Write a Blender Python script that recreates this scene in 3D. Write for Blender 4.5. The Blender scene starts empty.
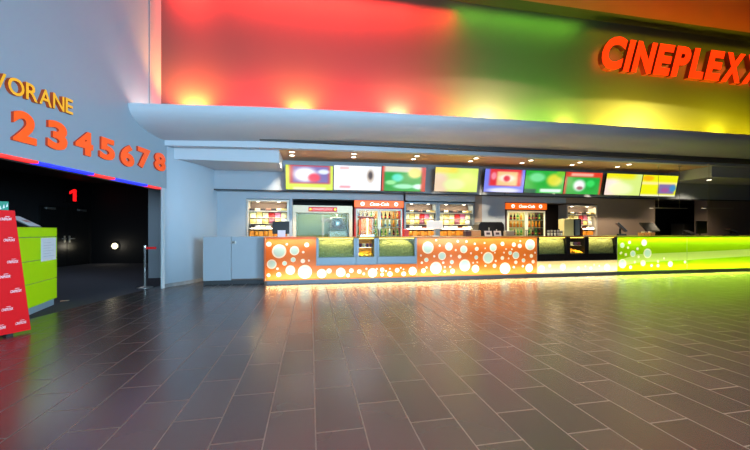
import bpy, bmesh, math, random
from mathutils import Vector, Matrix
from mathutils.geometry import delaunay_2d_cdt
random.seed(7)
scene = bpy.context.scene
COL = scene.collection
F, TH, EYE, HY = 337.0, math.radians(10.8), 1.3, 231.0
CT, ST = math.cos(TH), math.sin(TH)

# ---------------------------------------------------------------- measuring helpers
def dpt(px, Y):                       # distance along the view axis of the plane y=Y at a given bearing
    return Y / (CT - (px - 375) / F * ST)
def fx(px, Y):
    dx = (px - 375) / F
    return Y * (dx * CT + ST) / (CT - dx * ST)
def fz(px, py, Y):
    return EYE + (HY - py) / F * dpt(px, Y)
def hall(xc, d, z=0.0):               # the entrance wall runs at 10.8 degrees to the bar; its own frame
    return Vector((xc * CT + d * ST, -xc * ST + d * CT, z))
def wall_d(px):                       # distance along the entrance wall at a bearing
    return -4.56 / ((px - 375) / F + 0.031)
def wall_x(d):
    return -4.56 - 0.031 * d

# ---------------------------------------------------------------- materials
def lin(c):
    r = []
    for v in c:
        v = v / 255.0
        r.append(v / 12.92 if v <= 0.04045 else ((v + 0.055) / 1.055) ** 2.4)
    return (r[0], r[1], r[2], 1.0)
MATS = {}
def mat(name, rgb, rough=0.5, metal=0.0, emit=None, strength=0.0, noise=0.06, scale=12.0, bump=0.0, spec=0.5):
    if name in MATS: return MATS[name]
    m = bpy.data.materials.new(name); m.use_nodes = True
    nt = m.node_tree; b = nt.nodes['Principled BSDF']
    col = lin(rgb)
    b.inputs['Roughness'].default_value = rough
    b.inputs['Metallic'].default_value = metal
    b.inputs['Specular IOR Level'].default_value = spec
    tc = nt.nodes.new('ShaderNodeTexCoord')
    n = nt.nodes.new('ShaderNodeTexNoise'); n.inputs['Scale'].default_value = scale; n.inputs['Detail'].default_value = 4
    nt.links.new(tc.outputs['Object'], n.inputs['Vector'])
    mx = nt.nodes.new('ShaderNodeMix'); mx.data_type = 'RGBA'
    mx.inputs[6].default_value = tuple(v * (1 - noise) for v in col[:3]) + (1,)
    mx.inputs[7].default_value = tuple(min(1, v * (1 + noise)) for v in col[:3]) + (1,)
    nt.links.new(n.outputs['Fac'], mx.inputs[0]); nt.links.new(mx.outputs[2], b.inputs['Base Color'])
    if bump:
        bp = nt.nodes.new('ShaderNodeBump'); bp.inputs['Strength'].default_value = bump; bp.inputs['Distance'].default_value = 0.02
        nt.links.new(n.outputs['Fac'], bp.inputs['Height']); nt.links.new(bp.outputs['Normal'], b.inputs['Normal'])
    if emit is not None:
        b.inputs['Emission Color'].default_value = lin(emit); b.inputs['Emission Strength'].default_value = strength
    MATS[name] = m
    return m
def glass(name, tint=(235, 245, 242), gloss=0.06):
    if name in MATS: return MATS[name]
    m = bpy.data.materials.new(name); m.use_nodes = True; nt = m.node_tree; nt.nodes.clear()
    out = nt.nodes.new('ShaderNodeOutputMaterial'); t = nt.nodes.new('ShaderNodeBsdfTransparent'); g = nt.nodes.new('ShaderNodeBsdfGlossy')
    t.inputs[0].default_value = lin(tint); g.inputs['Roughness'].default_value = 0.06
    fr = nt.nodes.new('ShaderNodeFresnel'); fr.inputs['IOR'].default_value = 1.25
    mix = nt.nodes.new('ShaderNodeMixShader')
    nt.links.new(fr.outputs[0], mix.inputs[0]); nt.links.new(t.outputs[0], mix.inputs[1]); nt.links.new(g.outputs[0], mix.inputs[2])
    nt.links.new(mix.outputs[0], out.inputs[0]); MATS[name] = m
    return m
def film(name, rgb, gain=1.0):        # backlit acrylic: light from the cavity behind comes through it
    if name in MATS: return MATS[name]
    m = bpy.data.materials.new(name); m.use_nodes = True; nt = m.node_tree; nt.nodes.clear()
    out = nt.nodes.new('ShaderNodeOutputMaterial')
    tr = nt.nodes.new('ShaderNodeBsdfTranslucent'); tr.inputs[0].default_value = lin(rgb)
    df = nt.nodes.new('ShaderNodeBsdfDiffuse'); df.inputs[0].default_value = tuple(v * 0.6 for v in lin(rgb)[:3]) + (1,)
    n = nt.nodes.new('ShaderNodeTexNoise'); n.inputs['Scale'].default_value = 3.0
    hs = nt.nodes.new('ShaderNodeHueSaturation'); hs.inputs['Color'].default_value = lin(rgb)
    mr = nt.nodes.new('ShaderNodeMapRange'); mr.inputs['To Min'].default_value = 0.94; mr.inputs['To Max'].default_value = 1.0
    tc = nt.nodes.new('ShaderNodeTexCoord'); nt.links.new(tc.outputs['Object'], n.inputs['Vector'])
    nt.links.new(n.outputs['Fac'], mr.inputs[0]); nt.links.new(mr.outputs[0], hs.inputs['Value']); nt.links.new(hs.outputs[0], tr.inputs[0])
    a = nt.nodes.new('ShaderNodeMixShader'); a.inputs[0].default_value = 0.25
    nt.links.new(tr.outputs[0], a.inputs[1]); nt.links.new(df.outputs[0], a.inputs[2])
    gl = nt.nodes.new('ShaderNodeBsdfGlossy'); gl.inputs['Roughness'].default_value = 0.15
    b = nt.nodes.new('ShaderNodeMixShader'); b.inputs[0].default_value = 0.03
    nt.links.new(a.outputs[0], b.inputs[1]); nt.links.new(gl.outputs[0], b.inputs[2]); nt.links.new(b.outputs[0], out.inputs[0])
    MATS[name] = m
    return m

# ---------------------------------------------------------------- mesh builder
class MB:
    def __init__(self): self.bm = bmesh.new(); self.mi = 0
    def face(self, vs):
        try:
            f = self.bm.faces.new(vs); f.material_index = self.mi; return f
        except ValueError: return None
    def quad(self, pts): return self.face([self.bm.verts.new(p) for p in pts])
    def box(self, x0, x1, y0, y1, z0, z1):
        v = [self.bm.verts.new((x, y, z)) for z in (z0, z1) for y in (y0, y1) for x in (x0, x1)]
        for idx in ((0, 2, 3, 1), (4, 5, 7, 6), (0, 1, 5, 4), (2, 6, 7, 3), (0, 4, 6, 2), (1, 3, 7, 5)):
            self.face([v[i] for i in idx])
        return self
    def bev(self, x0, x1, y0, y1, z0, z1, b=0.006, seg=2):
        t = bmesh.new(); v = [t.verts.new((x, y, z)) for z in (z0, z1) for y in (y0, y1) for x in (x0, x1)]
        for idx in ((0, 2, 3, 1), (4, 5, 7, 6), (0, 1, 5, 4), (2, 6, 7, 3), (0, 4, 6, 2), (1, 3, 7, 5)):
            t.faces.new([v[i] for i in idx])
        bmesh.ops.bevel(t, geom=list(t.edges), offset=b, segments=seg, affect='EDGES', profile=0.5)
        self.merge(t); return self
    def merge(self, t, M=None):
        m = {}
        for v in t.verts: m[v] = self.bm.verts.new(M @ v.co if M else v.co)
        for f in t.faces:
            g = self.face([m[v] for v in f.verts])
            if g: g.smooth = f.smooth
        t.free()
    def prism(self, pts, z0, z1):     # plan polygon (x, y), extruded in z
        a = [self.bm.verts.new((p[0], p[1], z0)) for p in pts]; b = [self.bm.verts.new((p[0], p[1], z1)) for p in pts]
        n = len(pts)
        for i in range(n): self.face([a[i], a[(i + 1) % n], b[(i + 1) % n], b[i]])
        self.face(list(reversed(a))); self.face(b); return self
    def slab(self, pts, y0, y1):      # elevation polygon (x, z), extruded in y
        a = [self.bm.verts.new((p[0], y0, p[1])) for p in pts]; b = [self.bm.verts.new((p[0], y1, p[1])) for p in pts]
        n = len(pts)
        for i in range(n): self.face([a[(i + 1) % n], a[i], b[i], b[(i + 1) % n]])
        self.face(a); self.face(list(reversed(b))); return self
    def side(self, pts, x0, x1):      # side profile (y, z), extruded in x
        a = [self.bm.verts.new((x0, p[0], p[1])) for p in pts]; b = [self.bm.verts.new((x1, p[0], p[1])) for p in pts]
        n = len(pts)
        for i in range(n): self.face([a[i], a[(i + 1) % n], b[(i + 1) % n], b[i]])
        self.face(list(reversed(a))); self.face(b); return self
    def tube(self, p, q, r, seg=12, r2=None):
        p, q = Vector(p), Vector(q); d = (q - p).normalized()
        u = d.orthogonal().normalized(); w = d.cross(u); r2 = r if r2 is None else r2
        a, b = [], []
        for i in range(seg):
            t = 2 * math.pi * i / seg; o = u * math.cos(t) + w * math.sin(t)
            a.append(self.bm.verts.new(p + o * r)); b.append(self.bm.verts.new(q + o * r2))
        for i in range(seg):
            f = self.face([a[i], a[(i + 1) % seg], b[(i + 1) % seg], b[i]])
            if f: f.smooth = True
        self.face(list(reversed(a))); self.face(b); return self
    def lathe(self, prof, seg=20, c=(0, 0, 0)):
        rings = []
        for r, z in prof:
            rings.append([self.bm.verts.new((c[0] + r * math.cos(2 * math.pi * i / seg), c[1] + r * math.sin(2 * math.pi * i / seg), c[2] + z)) for i in range(seg)])
        for a, b in zip(rings, rings[1:]):
            for i in range(seg):
                f = self.face([a[i], a[(i + 1) % seg], b[(i + 1) % seg], b[i]])
                if f: f.smooth = True
        self.face(list(reversed(rings[0]))); self.face(rings[-1]); return self
    def build(self, name, mats, parent=None, loc=None, rz=None):
        if not isinstance(mats, (list, tuple)): mats = [mats]
        me = bpy.data.meshes.new(name); self.bm.normal_update(); self.bm.to_mesh(me); self.bm.free()
        for m in mats: me.materials.append(m)
        o = bpy.data.objects.new(name, me); COL.objects.link(o)
        if parent: o.parent = parent
        if loc is not None: o.location = loc
        if rz is not None: o.rotation_euler = (0, 0, rz)
        return o
def tag(o, label=None, cat=None, group=None, kind=None):
    if label: o['label'] = label
    if cat: o['category'] = cat
    if group: o['group'] = group
    if kind: o['kind'] = kind
    return o
def thing(name, label, cat, loc, rz=0.0, group=None):
    o = bpy.data.objects.new(name, None); COL.objects.link(o); o.empty_display_size = 0.1
    o.location = loc; o.rotation_euler = (0, 0, rz)
    return tag(o, label, cat, group)
def struct(o): o['kind'] = 'structure'; return o
def dup(root, loc, label, rz=None, group=None):
    r = root.copy(); COL.objects.link(r); r.location = loc; r['label'] = label
    if rz is not None: r.rotation_euler = (0, 0, rz)
    if group: r['group'] = group
    for ch in list(root.children):
        c = ch.copy(); COL.objects.link(c); c.parent = r
        for g in list(ch.children):
            e = g.copy(); COL.objects.link(e); e.parent = c
    return r
def text_into(mb, s, x0, x1, z0, z1, y, depth=0.01, shear=0.0, offset=0.0, bevel=0.0, side_slot=None, face_slot=0, rot=0.0, space=1.0):
    """letters standing on plane y, facing -y, fitted in the box"""
    cu = bpy.data.curves.new('t', 'FONT'); cu.body = s; cu.size = 1; cu.shear = shear; cu.offset = offset; cu.resolution_u = 4
    cu.extrude = 0.5; cu.space_character = space
    ob = bpy.data.objects.new('t', cu); COL.objects.link(ob)
    me = bpy.data.meshes.new_from_object(ob.evaluated_get(bpy.context.evaluated_depsgraph_get()))
    xs = [v.co.x for v in me.vertices]; ys = [v.co.y for v in me.vertices]
    ax, bx, ay, by = min(xs), max(xs), min(ys), max(ys)
    R = Matrix.Rotation(rot, 3, 'Y'); cxx, czz = (x0 + x1) / 2, (z0 + z1) / 2
    vs = []
    for v in me.vertices:
        p = Vector((x0 + (v.co.x - ax) / (bx - ax) * (x1 - x0) - cxx, 0, z0 + (v.co.y - ay) / (by - ay) * (z1 - z0) - czz))
        p = R @ p
        vs.append(mb.bm.verts.new((p.x + cxx, y - (v.co.z + 0.5) * depth, p.z + czz)))
    for f in me.polygons:
        sl = face_slot if abs(f.normal.z) > 0.7 else (face_slot if side_slot is None else side_slot)
        mb.mi = sl; mb.face([vs[i] for i in f.vertices])
    mb.mi = 0
    bpy.data.objects.remove(ob); bpy.data.meshes.remove(me); bpy.data.curves.remove(cu)
def area(name, loc, direction, sx, sy, power, rgb, spread=180):
    l = bpy.data.lights.new(name, 'AREA'); l.shape = 'RECTANGLE'; l.size = sx; l.size_y = sy; l.energy = power; l.color = rgb; l.spread = math.radians(spread)
    o = bpy.data.objects.new(name, l); COL.objects.link(o); o.location = loc
    o.rotation_euler = Vector(direction).to_track_quat('-Z', 'Y').to_euler()
    return o
def area_x(name, loc, direction, sx, sy, power, rgb, spread=180):   # a strip whose long side runs along world x
    o = area(name, loc, direction, sx, sy, power, rgb, spread)
    z = -Vector(direction).normalized(); x = Vector((1, 0, 0)); x = (x - z * x.dot(z)).normalized(); y = z.cross(x)
    o.rotation_euler = Matrix((x, y, z)).transposed().to_euler()
    return o
def spot(name, loc, target, power, rgb, angle=80, blend=0.6, size=0.03):
    l = bpy.data.lights.new(name, 'SPOT'); l.energy = power; l.color = rgb; l.spot_size = math.radians(angle); l.spot_blend = blend; l.shadow_soft_size = size
    o = bpy.data.objects.new(name, l); COL.objects.link(o); o.location = loc
    o.rotation_euler = (Vector(target) - Vector(loc)).to_track_quat('-Z', 'Y').to_euler()
    return o
ORD = ['', 'first', 'second', 'third', 'fourth', 'fifth', 'sixth', 'seventh', 'eighth', 'ninth', 'tenth', 'eleventh', 'twelfth']

# ---------------------------------------------------------------- common materials
M_wall = mat('painted_wall', (142, 157, 169), 0.6, noise=0.02, scale=3)
M_fascia = mat('fascia_paint', (190, 198, 206), 0.45, noise=0.02, scale=3)
M_soffit = mat('soffit_paint', (214, 176, 138), 0.6, noise=0.03, scale=3)
M_panel = mat('grey_panel', (158, 168, 178), 0.45, noise=0.03, scale=4)
M_brown = mat('taupe_panel', (150, 132, 118), 0.5, noise=0.04, scale=4)
M_dark = mat('dark_paint', (48, 48, 54), 0.5, noise=0.08)
M_black = mat('black_plastic', (18, 18, 20), 0.35)
M_steel = mat('brushed_steel', (190, 190, 186), 0.3, 0.9, scale=40)
M_greysteel = mat('grey_steel', (120, 132, 142), 0.35, 0.3, scale=30)
M_white = mat('white_plastic', (232, 232, 230), 0.4)
M_paper = mat('white_paper', (240, 240, 240), 0.7)
M_glass = glass('clear_glass')

# ================================================================ SETTING
def floor_material():
    m = bpy.data.materials.new('dark_floor_tile'); m.use_nodes = True; nt = m.node_tree; b = nt.nodes['Principled BSDF']
    N = nt.nodes.new; L = nt.links.new
    tc = N('ShaderNodeTexCoord'); sp = N('ShaderNodeSeparateXYZ'); cb = N('ShaderNodeCombineXYZ')
    L(tc.outputs['Object'], sp.inputs[0])
    ax = N('ShaderNodeMath'); ax.operation = 'ADD'; ax.inputs[1].default_value = -2.2 + 0.62 * 40
    ay = N('ShaderNodeMath'); ay.operation = 'ADD'; ay.inputs[1].default_value = -0.031 + 0.317 * 81
    L(sp.outputs['Y'], ax.inputs[0]); L(sp.outputs['X'], ay.inputs[0]); L(ax.outputs[0], cb.inputs[0]); L(ay.outputs[0], cb.inputs[1])
    br = N('ShaderNodeTexBrick'); br.offset = 0.5; br.offset_frequency = 2; br.squash = 1
    br.inputs['Scale'].default_value = 1; br.inputs['Brick Width'].default_value = 0.62; br.inputs['Row Height'].default_value = 0.317
    br.inputs['Mortar Size'].default_value = 0.0045; br.inputs['Mortar Smooth'].default_value = 0.15; br.inputs['Bias'].default_value = 0
    br.inputs['Color1'].default_value = lin((70, 68, 69)); br.inputs['Color2'].default_value = lin((84, 80, 80)); br.inputs['Mortar'].default_value = lin((104, 101, 99))
    L(cb.outputs[0], br.inputs['Vector'])
    nz = N('ShaderNodeTexNoise'); nz.inputs['Scale'].default_value = 14; nz.inputs['Detail'].default_value = 6; L(tc.outputs['Object'], nz.inputs['Vector'])
    mx = N('ShaderNodeMix'); mx.data_type = 'RGBA'; mx.blend_type = 'MULTIPLY'; mx.inputs[0].default_value = 0.3
    n3 = N('ShaderNodeTexNoise'); n3.inputs['Scale'].default_value = 1.3; n3.inputs['Detail'].default_value = 2; L(tc.outputs['Object'], n3.inputs['Vector'])
    L(br.outputs['Color'], mx.inputs[6]); L(n3.outputs['Fac'], mx.inputs[7]); L(mx.outputs[2], b.inputs['Base Color'])
    r = N('ShaderNodeMapRange'); r.inputs['To Min'].default_value = 0.255; r.inputs['To Max'].default_value = 0.268; L(n3.outputs['Fac'], r.inputs[0])
    rm = N('ShaderNodeMix'); rm.data_type = 'FLOAT'; L(br.outputs['Fac'], rm.inputs[0]); L(r.outputs[0], rm.inputs[2]); rm.inputs[3].default_value = 0.75
    L(rm.outputs[0], b.inputs['Roughness'])
    n2 = N('ShaderNodeTexNoise'); n2.inputs['Scale'].default_value = 5; L(tc.outputs['Object'], n2.inputs['Vector'])
    bp = N('ShaderNodeBump'); bp.inputs['Strength'].default_value = 0.25; bp.inputs['Distance'].default_value = 0.002
    inv = N('ShaderNodeMath'); inv.operation = 'MULTIPLY_ADD'; inv.inputs[1].default_value = -0.5
    L(br.outputs['Fac'], inv.inputs[0]); inv.inputs[2].default_value = 1.0; L(inv.outputs[0], bp.inputs['Height']); L(bp.outputs['Normal'], b.inputs['Normal'])
    b.inputs['IOR'].default_value = 2.0
    return m
mb = MB()
pl = [hall(-5.1, -8), hall(-5.1, 16), Vector((19, 16, 0)), Vector((19, -8, 0))]
mb.prism([(p.x, p.y) for p in reversed(pl)], -0.1, 0.0)
struct(mb.build('floor', floor_material()))
# carpet of the dark entrance hall
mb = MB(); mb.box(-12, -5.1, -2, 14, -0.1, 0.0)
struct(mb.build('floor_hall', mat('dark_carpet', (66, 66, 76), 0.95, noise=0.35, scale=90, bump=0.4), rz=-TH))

# entrance wall with its wide opening (hall frame)
mb = MB()
def wq(d0, d1, z0, z1, t=0.38): mb.prism([(wall_x(d0), d0), (wall_x(d0) - t, d0), (wall_x(d1) - t, d1), (wall_x(d1), d1)][::-1], z0, z1)
wq(-6, 1.2, 0, 2.275); wq(-6, 7.6, 2.275, 7.3); wq(7.6, 7.85, 2.275, 7.3)
struct(mb.build('wall_left', M_wall, rz=-TH))
mb = MB(); wq(7.6, 7.69, 0, 2.275, .035)
struct(mb.build('trim_1', mat('jamb_paint', (188, 196, 202), 0.45), rz=-TH))
# rounded corner wall beside the opening
cur = [(-4.803, 7.68), (-4.795, 7.8), (-4.74, 7.95), (-4.66, 8.12), (-4.58, 8.35), (-4.52, 8.6), (-4.48, 8.9), (-4.47, 9.2), (-4.49, 9.5), (-4.55, 9.8), (-4.66, 10.1), (-4.8, 10.4)]
def smooth_curve(pts, n=4):
    out = []
    for i in range(len(pts) - 1):
        p0, p1, p2, p3 = (Vector(pts[max(0, i - 1)]), Vector(pts[i]), Vector(pts[i + 1]), Vector(pts[min(len(pts) - 1, i + 2)]))
        for k in range(n):
            t = k / n
            out.append(0.5 * ((2 * p1) + (-p0 + p2) * t + (2 * p0 - 5 * p1 + 4 * p2 - p3) * t * t + (-p0 + 3 * p1 - 3 * p2 + p3) * t ** 3))
    out.append(Vector(pts[-1])); return out
cs = smooth_curve(cur)
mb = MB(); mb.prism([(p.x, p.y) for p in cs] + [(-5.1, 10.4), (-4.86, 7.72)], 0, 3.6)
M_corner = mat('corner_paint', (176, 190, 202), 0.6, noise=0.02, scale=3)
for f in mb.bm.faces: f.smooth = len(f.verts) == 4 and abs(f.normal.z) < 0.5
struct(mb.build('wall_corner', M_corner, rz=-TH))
mb = MB(); out = [(p.x + 0.012, p.y - 0.004) for p in cs[1:]]
mb.prism(out + [(p.x - 0.01, p.y) for p in reversed(cs[1:])], 0.0, 0.085)
struct(mb.build('baseboard_left', mat('skirting_tile', (120, 122, 124), 0.35, noise=0.5, scale=9), rz=-TH))
# light trim where entrance wall meets the coloured wall
mb = MB(); mb.box(-4.95, -4.755, 7.12, 7.5, 3.4, 7.3)
struct(mb.build('trim_2', mat('trim_grey', (140, 147, 153), 0.4), rz=-TH))

# dark entrance hall behind the opening
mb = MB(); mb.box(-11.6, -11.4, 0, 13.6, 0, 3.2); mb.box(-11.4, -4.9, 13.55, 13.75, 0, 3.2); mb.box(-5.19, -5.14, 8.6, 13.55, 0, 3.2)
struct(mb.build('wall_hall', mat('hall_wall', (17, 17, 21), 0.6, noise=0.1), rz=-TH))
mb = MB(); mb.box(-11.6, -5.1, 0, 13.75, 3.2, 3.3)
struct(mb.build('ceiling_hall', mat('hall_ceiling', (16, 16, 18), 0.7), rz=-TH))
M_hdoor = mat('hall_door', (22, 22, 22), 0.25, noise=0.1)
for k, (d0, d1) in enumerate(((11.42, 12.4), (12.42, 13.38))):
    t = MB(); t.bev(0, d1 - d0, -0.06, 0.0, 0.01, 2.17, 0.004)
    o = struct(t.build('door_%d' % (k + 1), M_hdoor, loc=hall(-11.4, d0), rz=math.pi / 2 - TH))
    h = MB(); hx = (d1 - d0 - 0.09) if k == 0 else 0.09; s = -1 if k == 0 else 1
    h.tube((hx, -0.06, 1.02), (hx, -0.12, 1.02), 0.014); h.tube((hx, -0.12, 1.02), (hx + s * 0.16, -0.12, 1.02), 0.012); h.bev(hx - 0.03, hx + 0.03, -0.07, -0.058, 0.88, 1.12, 0.003)
    tag(h.build('door_handle', M_steel, o), 'steel lever handle')
    h = MB(); hx = 0.35 if k == 0 else 0.62; h.bev(hx - 0.16, hx + 0.16, -0.11, -0.06, 2.06, 2.13, 0.005)
    tag(h.build('door_closer', M_steel, o), 'steel door closer')

# cornice over the bar: big cove lip, stepped soffit, back bulkhead
def ip(tab, x):
    if x <= tab[0][0]: return tab[0][1]
    for (a, b), (c, d) in zip(tab, tab[1:]):
        if x <= c: return b + (d - b) * (x - a) / (c - a)
    return tab[-1][1]
LIPZ = [(-3.5, 3.77), (-3.0, 3.79), (-1.25, 3.86), (0.84, 3.907), (3.15, 3.94), (7.2, 3.976), (12, 3.985), (18, 3.985)]
LIPY = 7.28
def fascia_profile(zl):
    p = [(LIPY, zl), (LIPY + 0.005, zl - 0.05)]
    for k in range(1, 17):
        a = math.pi / 2 * k / 16
        p.append((LIPY + 0.005 + 0.95 * (1 - math.cos(a)) , zl - 0.05 - 0.36 * math.sin(a)))
    p += [(8.6, zl - 0.41), (8.6, zl - 0.31), (7.66, zl - 0.26), (7.4, zl - 0.2), (7.33, zl - 0.1), (7.32, zl)]
    return p
def sweep(profile, xs, left_cut=None):
    mb = MB(); rings = []
    for x in xs: rings.append([mb.bm.verts.new((x, p[0], p[1])) for p in profile(x)])
    n = len(rings[0])
    for a, b in zip(rings, rings[1:]):
        for i in range(n): f = mb.face([a[i], b[i], b[(i + 1) % n], a[(i + 1) % n]]); f.smooth = n > 8 and 1 <= i <= 16
    mb.face(list(reversed(rings[0]))); mb.face(rings[-1])
    bmesh.ops.recalc_face_normals(mb.bm, faces=mb.bm.faces)
    return mb
XS = [-3.9 + 0.5 * i for i in range(45)]
mb = sweep(lambda x: fascia_profile(ip(LIPZ, x)), XS)
struct(mb.build('trim_3', M_fascia))
DZ = lambda x: (ip(LIPZ, x) - 3.907) * 0.6
mb = sweep(lambda x: [(8.45, 3.33 + DZ(x)), (8.62, 3.33 + DZ(x)), (8.62, 3.6 + DZ(x)), (8.45, 3.6 + DZ(x))], XS)
struct(mb.build('trim_4', M_fascia))
mb = sweep(lambda x: [(8.6, 3.36 + DZ(x)), (10.2, 3.36 + DZ(x)), (10.2, 3.46 + DZ(x)), (8.6, 3.46 + DZ(x))], XS)
struct(mb.build('ceiling_soffit', M_soffit))
XB0, XB1 = fx(279, 8.72), fx(711, 8.72)
mb = MB(); mb.box(-4.3, XB0, 8.7, 10.1, 3.0, 3.38); mb.box(XB1, 18, 8.7, 10.1, 3.06, 3.45)
struct(mb.build('trim_5', M_fascia))
mb = MB(); mb.box(-4.4, 18, 10.05, 10.3, 2.46, 3.5)
struct(mb.build('wall_bulkhead', M_panel))
mb = MB(); mb.box(fx(160.5, 8.25), 18.5, 8.25, 8.4, 3.45, 7.4)
struct(mb.build('wall_upper', mat('mural_wall', (70, 69, 68), 0.55, noise=0.02, scale=2)))
mb = MB(); mb.box(-9, 19, -8, 7.72, 7.17, 7.3)
struct(mb.build('ceiling', mat('dark_ceiling', (122, 52, 50), 0.3, noise=0.15, scale=2)))
mb = MB(); mb.box(-9, 19, 7.72, 8.4, 7.3, 7.4)
struct(mb.build('ceiling_gap', mat('gap_black', (14, 13, 12), 0.7)))
mb = MB(); mb.box(18.5, 18.7, -8, 16, 0, 7.4)
struct(mb.build('wall_right', M_dark))

# back wall of the bar: solid pieces between the built-in units
YB = 10.3
def bx_(px): return fx(px, YB)
mb = MB()
def wp(a, b, z0, z1): mb.box(bx_(a), bx_(b), YB, YB + 0.5, z0, z1)
mb.box(-4.4, bx_(246), YB, YB + 0.5, 0, 2.46); wp(246, 289.3, 0, 1.1); wp(246, 289.3, 2.24, 2.46)
wp(289.3, 292.3, 0, 2.46); wp(292.3, 405.5, 2.26, 2.46); wp(403.5, 475, 2.26, 2.46); wp(403.5, 475, 0, 1.1); wp(482, 505, 0, 2.46)
wp(505, 566, 2.27, 2.46)
struct(mb.build('wall_back', M_panel))
mb = MB(); wp(475, 482, 0, 2.46); wp(597.5, 655, 0, 2.46); wp(566, 597.5, 0, 1.1); wp(566, 597.5, 2.27, 2.46); mb.box(bx_(706), 18.4, YB - 0.05, YB + 0.4, 0, 3.2)
struct(mb.build('wall_bar', M_brown))
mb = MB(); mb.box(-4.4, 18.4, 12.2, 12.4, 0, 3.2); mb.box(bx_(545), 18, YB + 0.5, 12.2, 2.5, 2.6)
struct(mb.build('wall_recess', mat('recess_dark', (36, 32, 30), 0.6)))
# seam lines on the bulkhead are narrow shadow gaps
mb = MB()
mb.box(-4.2, 17, 10.03, 10.052, 2.44, 2.475)
for px in (402, 482, 505, 620): mb.box(fx(px, 10.04) - 0.006, fx(px, 10.04) + 0.006, 10.044, 10.052, 2.475, 3.1)
struct(mb.build('trim_6', mat('shadow_gap', (44, 46, 50), 0.6)))

# ================================================================ COUNTER
YC, ZT = 8.46, 1.15
cx = lambda p: fx(p, YC)
counter = thing('concession_counter', 'long backlit bar counter, orange with white bubbles turning lime green', 'counter', ((cx(265) + cx(750)) / 2, YC, 0))
ox, oy = counter.location.x, counter.location.y
XE = 15.6
FILM_O = film('orange_film', (224, 124, 52)); FILM_W = film('white_film', (255, 250, 235)); FILM_C = film('pale_blue_film', (196, 236, 234))
FILM_Y = film('pale_yellow_film', (240, 216, 160)); FILM_G = film('lime_film', (150, 205, 14)); FILM_PG = film('pale_lime_film', (196, 226, 118))
BUB = []
def crop(x0, y0, sc, lst):
    for a, b, r in lst: BUB.append((x0 + a / sc, y0 + b / sc, r / sc))
crop(262, 232, 7.757, [(53,95,20),(133,150,54),(252,145,36),(347,100,18),(193,95,9),(40,160,10),(320,156,10),(75,250,37),(242,215,19),(175,243,18),(317,225,17),(364,222,8),(120,285,10),(220,295,36),(130,330,18),(333,308,53),(463,322,36),(520,302,20),(50,335,14)])
crop(330, 232, 7.757, [(83,312,36),(166,300,18),(227,306,17),(283,285,9),(330,322,36),(363,287,8),(405,293,17),(434,303,8),(404,330,14),(465,326,20),(465,285,7),(521,296,18),(549,278,7),(572,325,18),(641,302,32),(262,325,10),(140,337,14),(570,290,6)])
crop(410, 232, 7.757, [(139,122,47),(302,114,31),(417,135,30),(249,186,32),(127,216,17),(201,278,47),(325,233,16),(384,191,15),(518,131,16),(514,197,16),(425,258,46),(508,284,30),(104,300,18),(330,303,18),(203,64,8),(230,106,9),(371,72,10),(438,74,10),(503,92,9),(355,140,9),(473,165,8),(318,185,9),(188,188,9),(85,182,8),(92,238,10),(258,238,10),(128,275,9),(270,272,9),(312,270,9),(270,305,10),(490,239,7),(522,235,7)])
crop(470, 232, 7.76, [(180,122,30),(252,92,16),(340,98,17),(386,108,17),(467,100,42),(141,200,45),(312,162,16),(356,181,29),(251,202,15),(476,186,15),(415,220,16),(356,235,14),(490,230,14),(272,280,44),(459,278,32),(555,284,28),(190,262,16),(118,127,6),(280,132,7),(325,134,7),(264,160,7),(425,178,8),(300,205,7),(505,160,7),(200,225,9),(120,262,9),(90,162,6),(193,160,6),(113,85,7),(390,70,7),(410,265,9),(340,272,9)])
crop(540, 232, 7.757, [(75,262,14),(178,270,27),(298,280,14),(352,265,8),(395,280,12),(420,255,8),(520,272,27),(640,245,35),(638,103,20),(625,165,8),(460,262,8)])
crop(600, 210, 5.62, [(166,182,9),(248,184,18),(211,218,8),(158,212,7),(185,246,18),(267,244,27),(217,263,8),(145,250,8),(242,298,17),(196,292,7),(290,312,8),(326,288,8),(326,313,9),(395,303,16),(478,292,8),(172,322,9),(360,272,6),(120,240,6)])
circles = []
for px, py, r in BUB:
    x, z, rr = cx(px), fz(px, py, YC), r / F * dpt(px, YC)
    if z - rr < 0.115: z = 0.115 + rr
    circles.append((x, z, rr))
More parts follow.
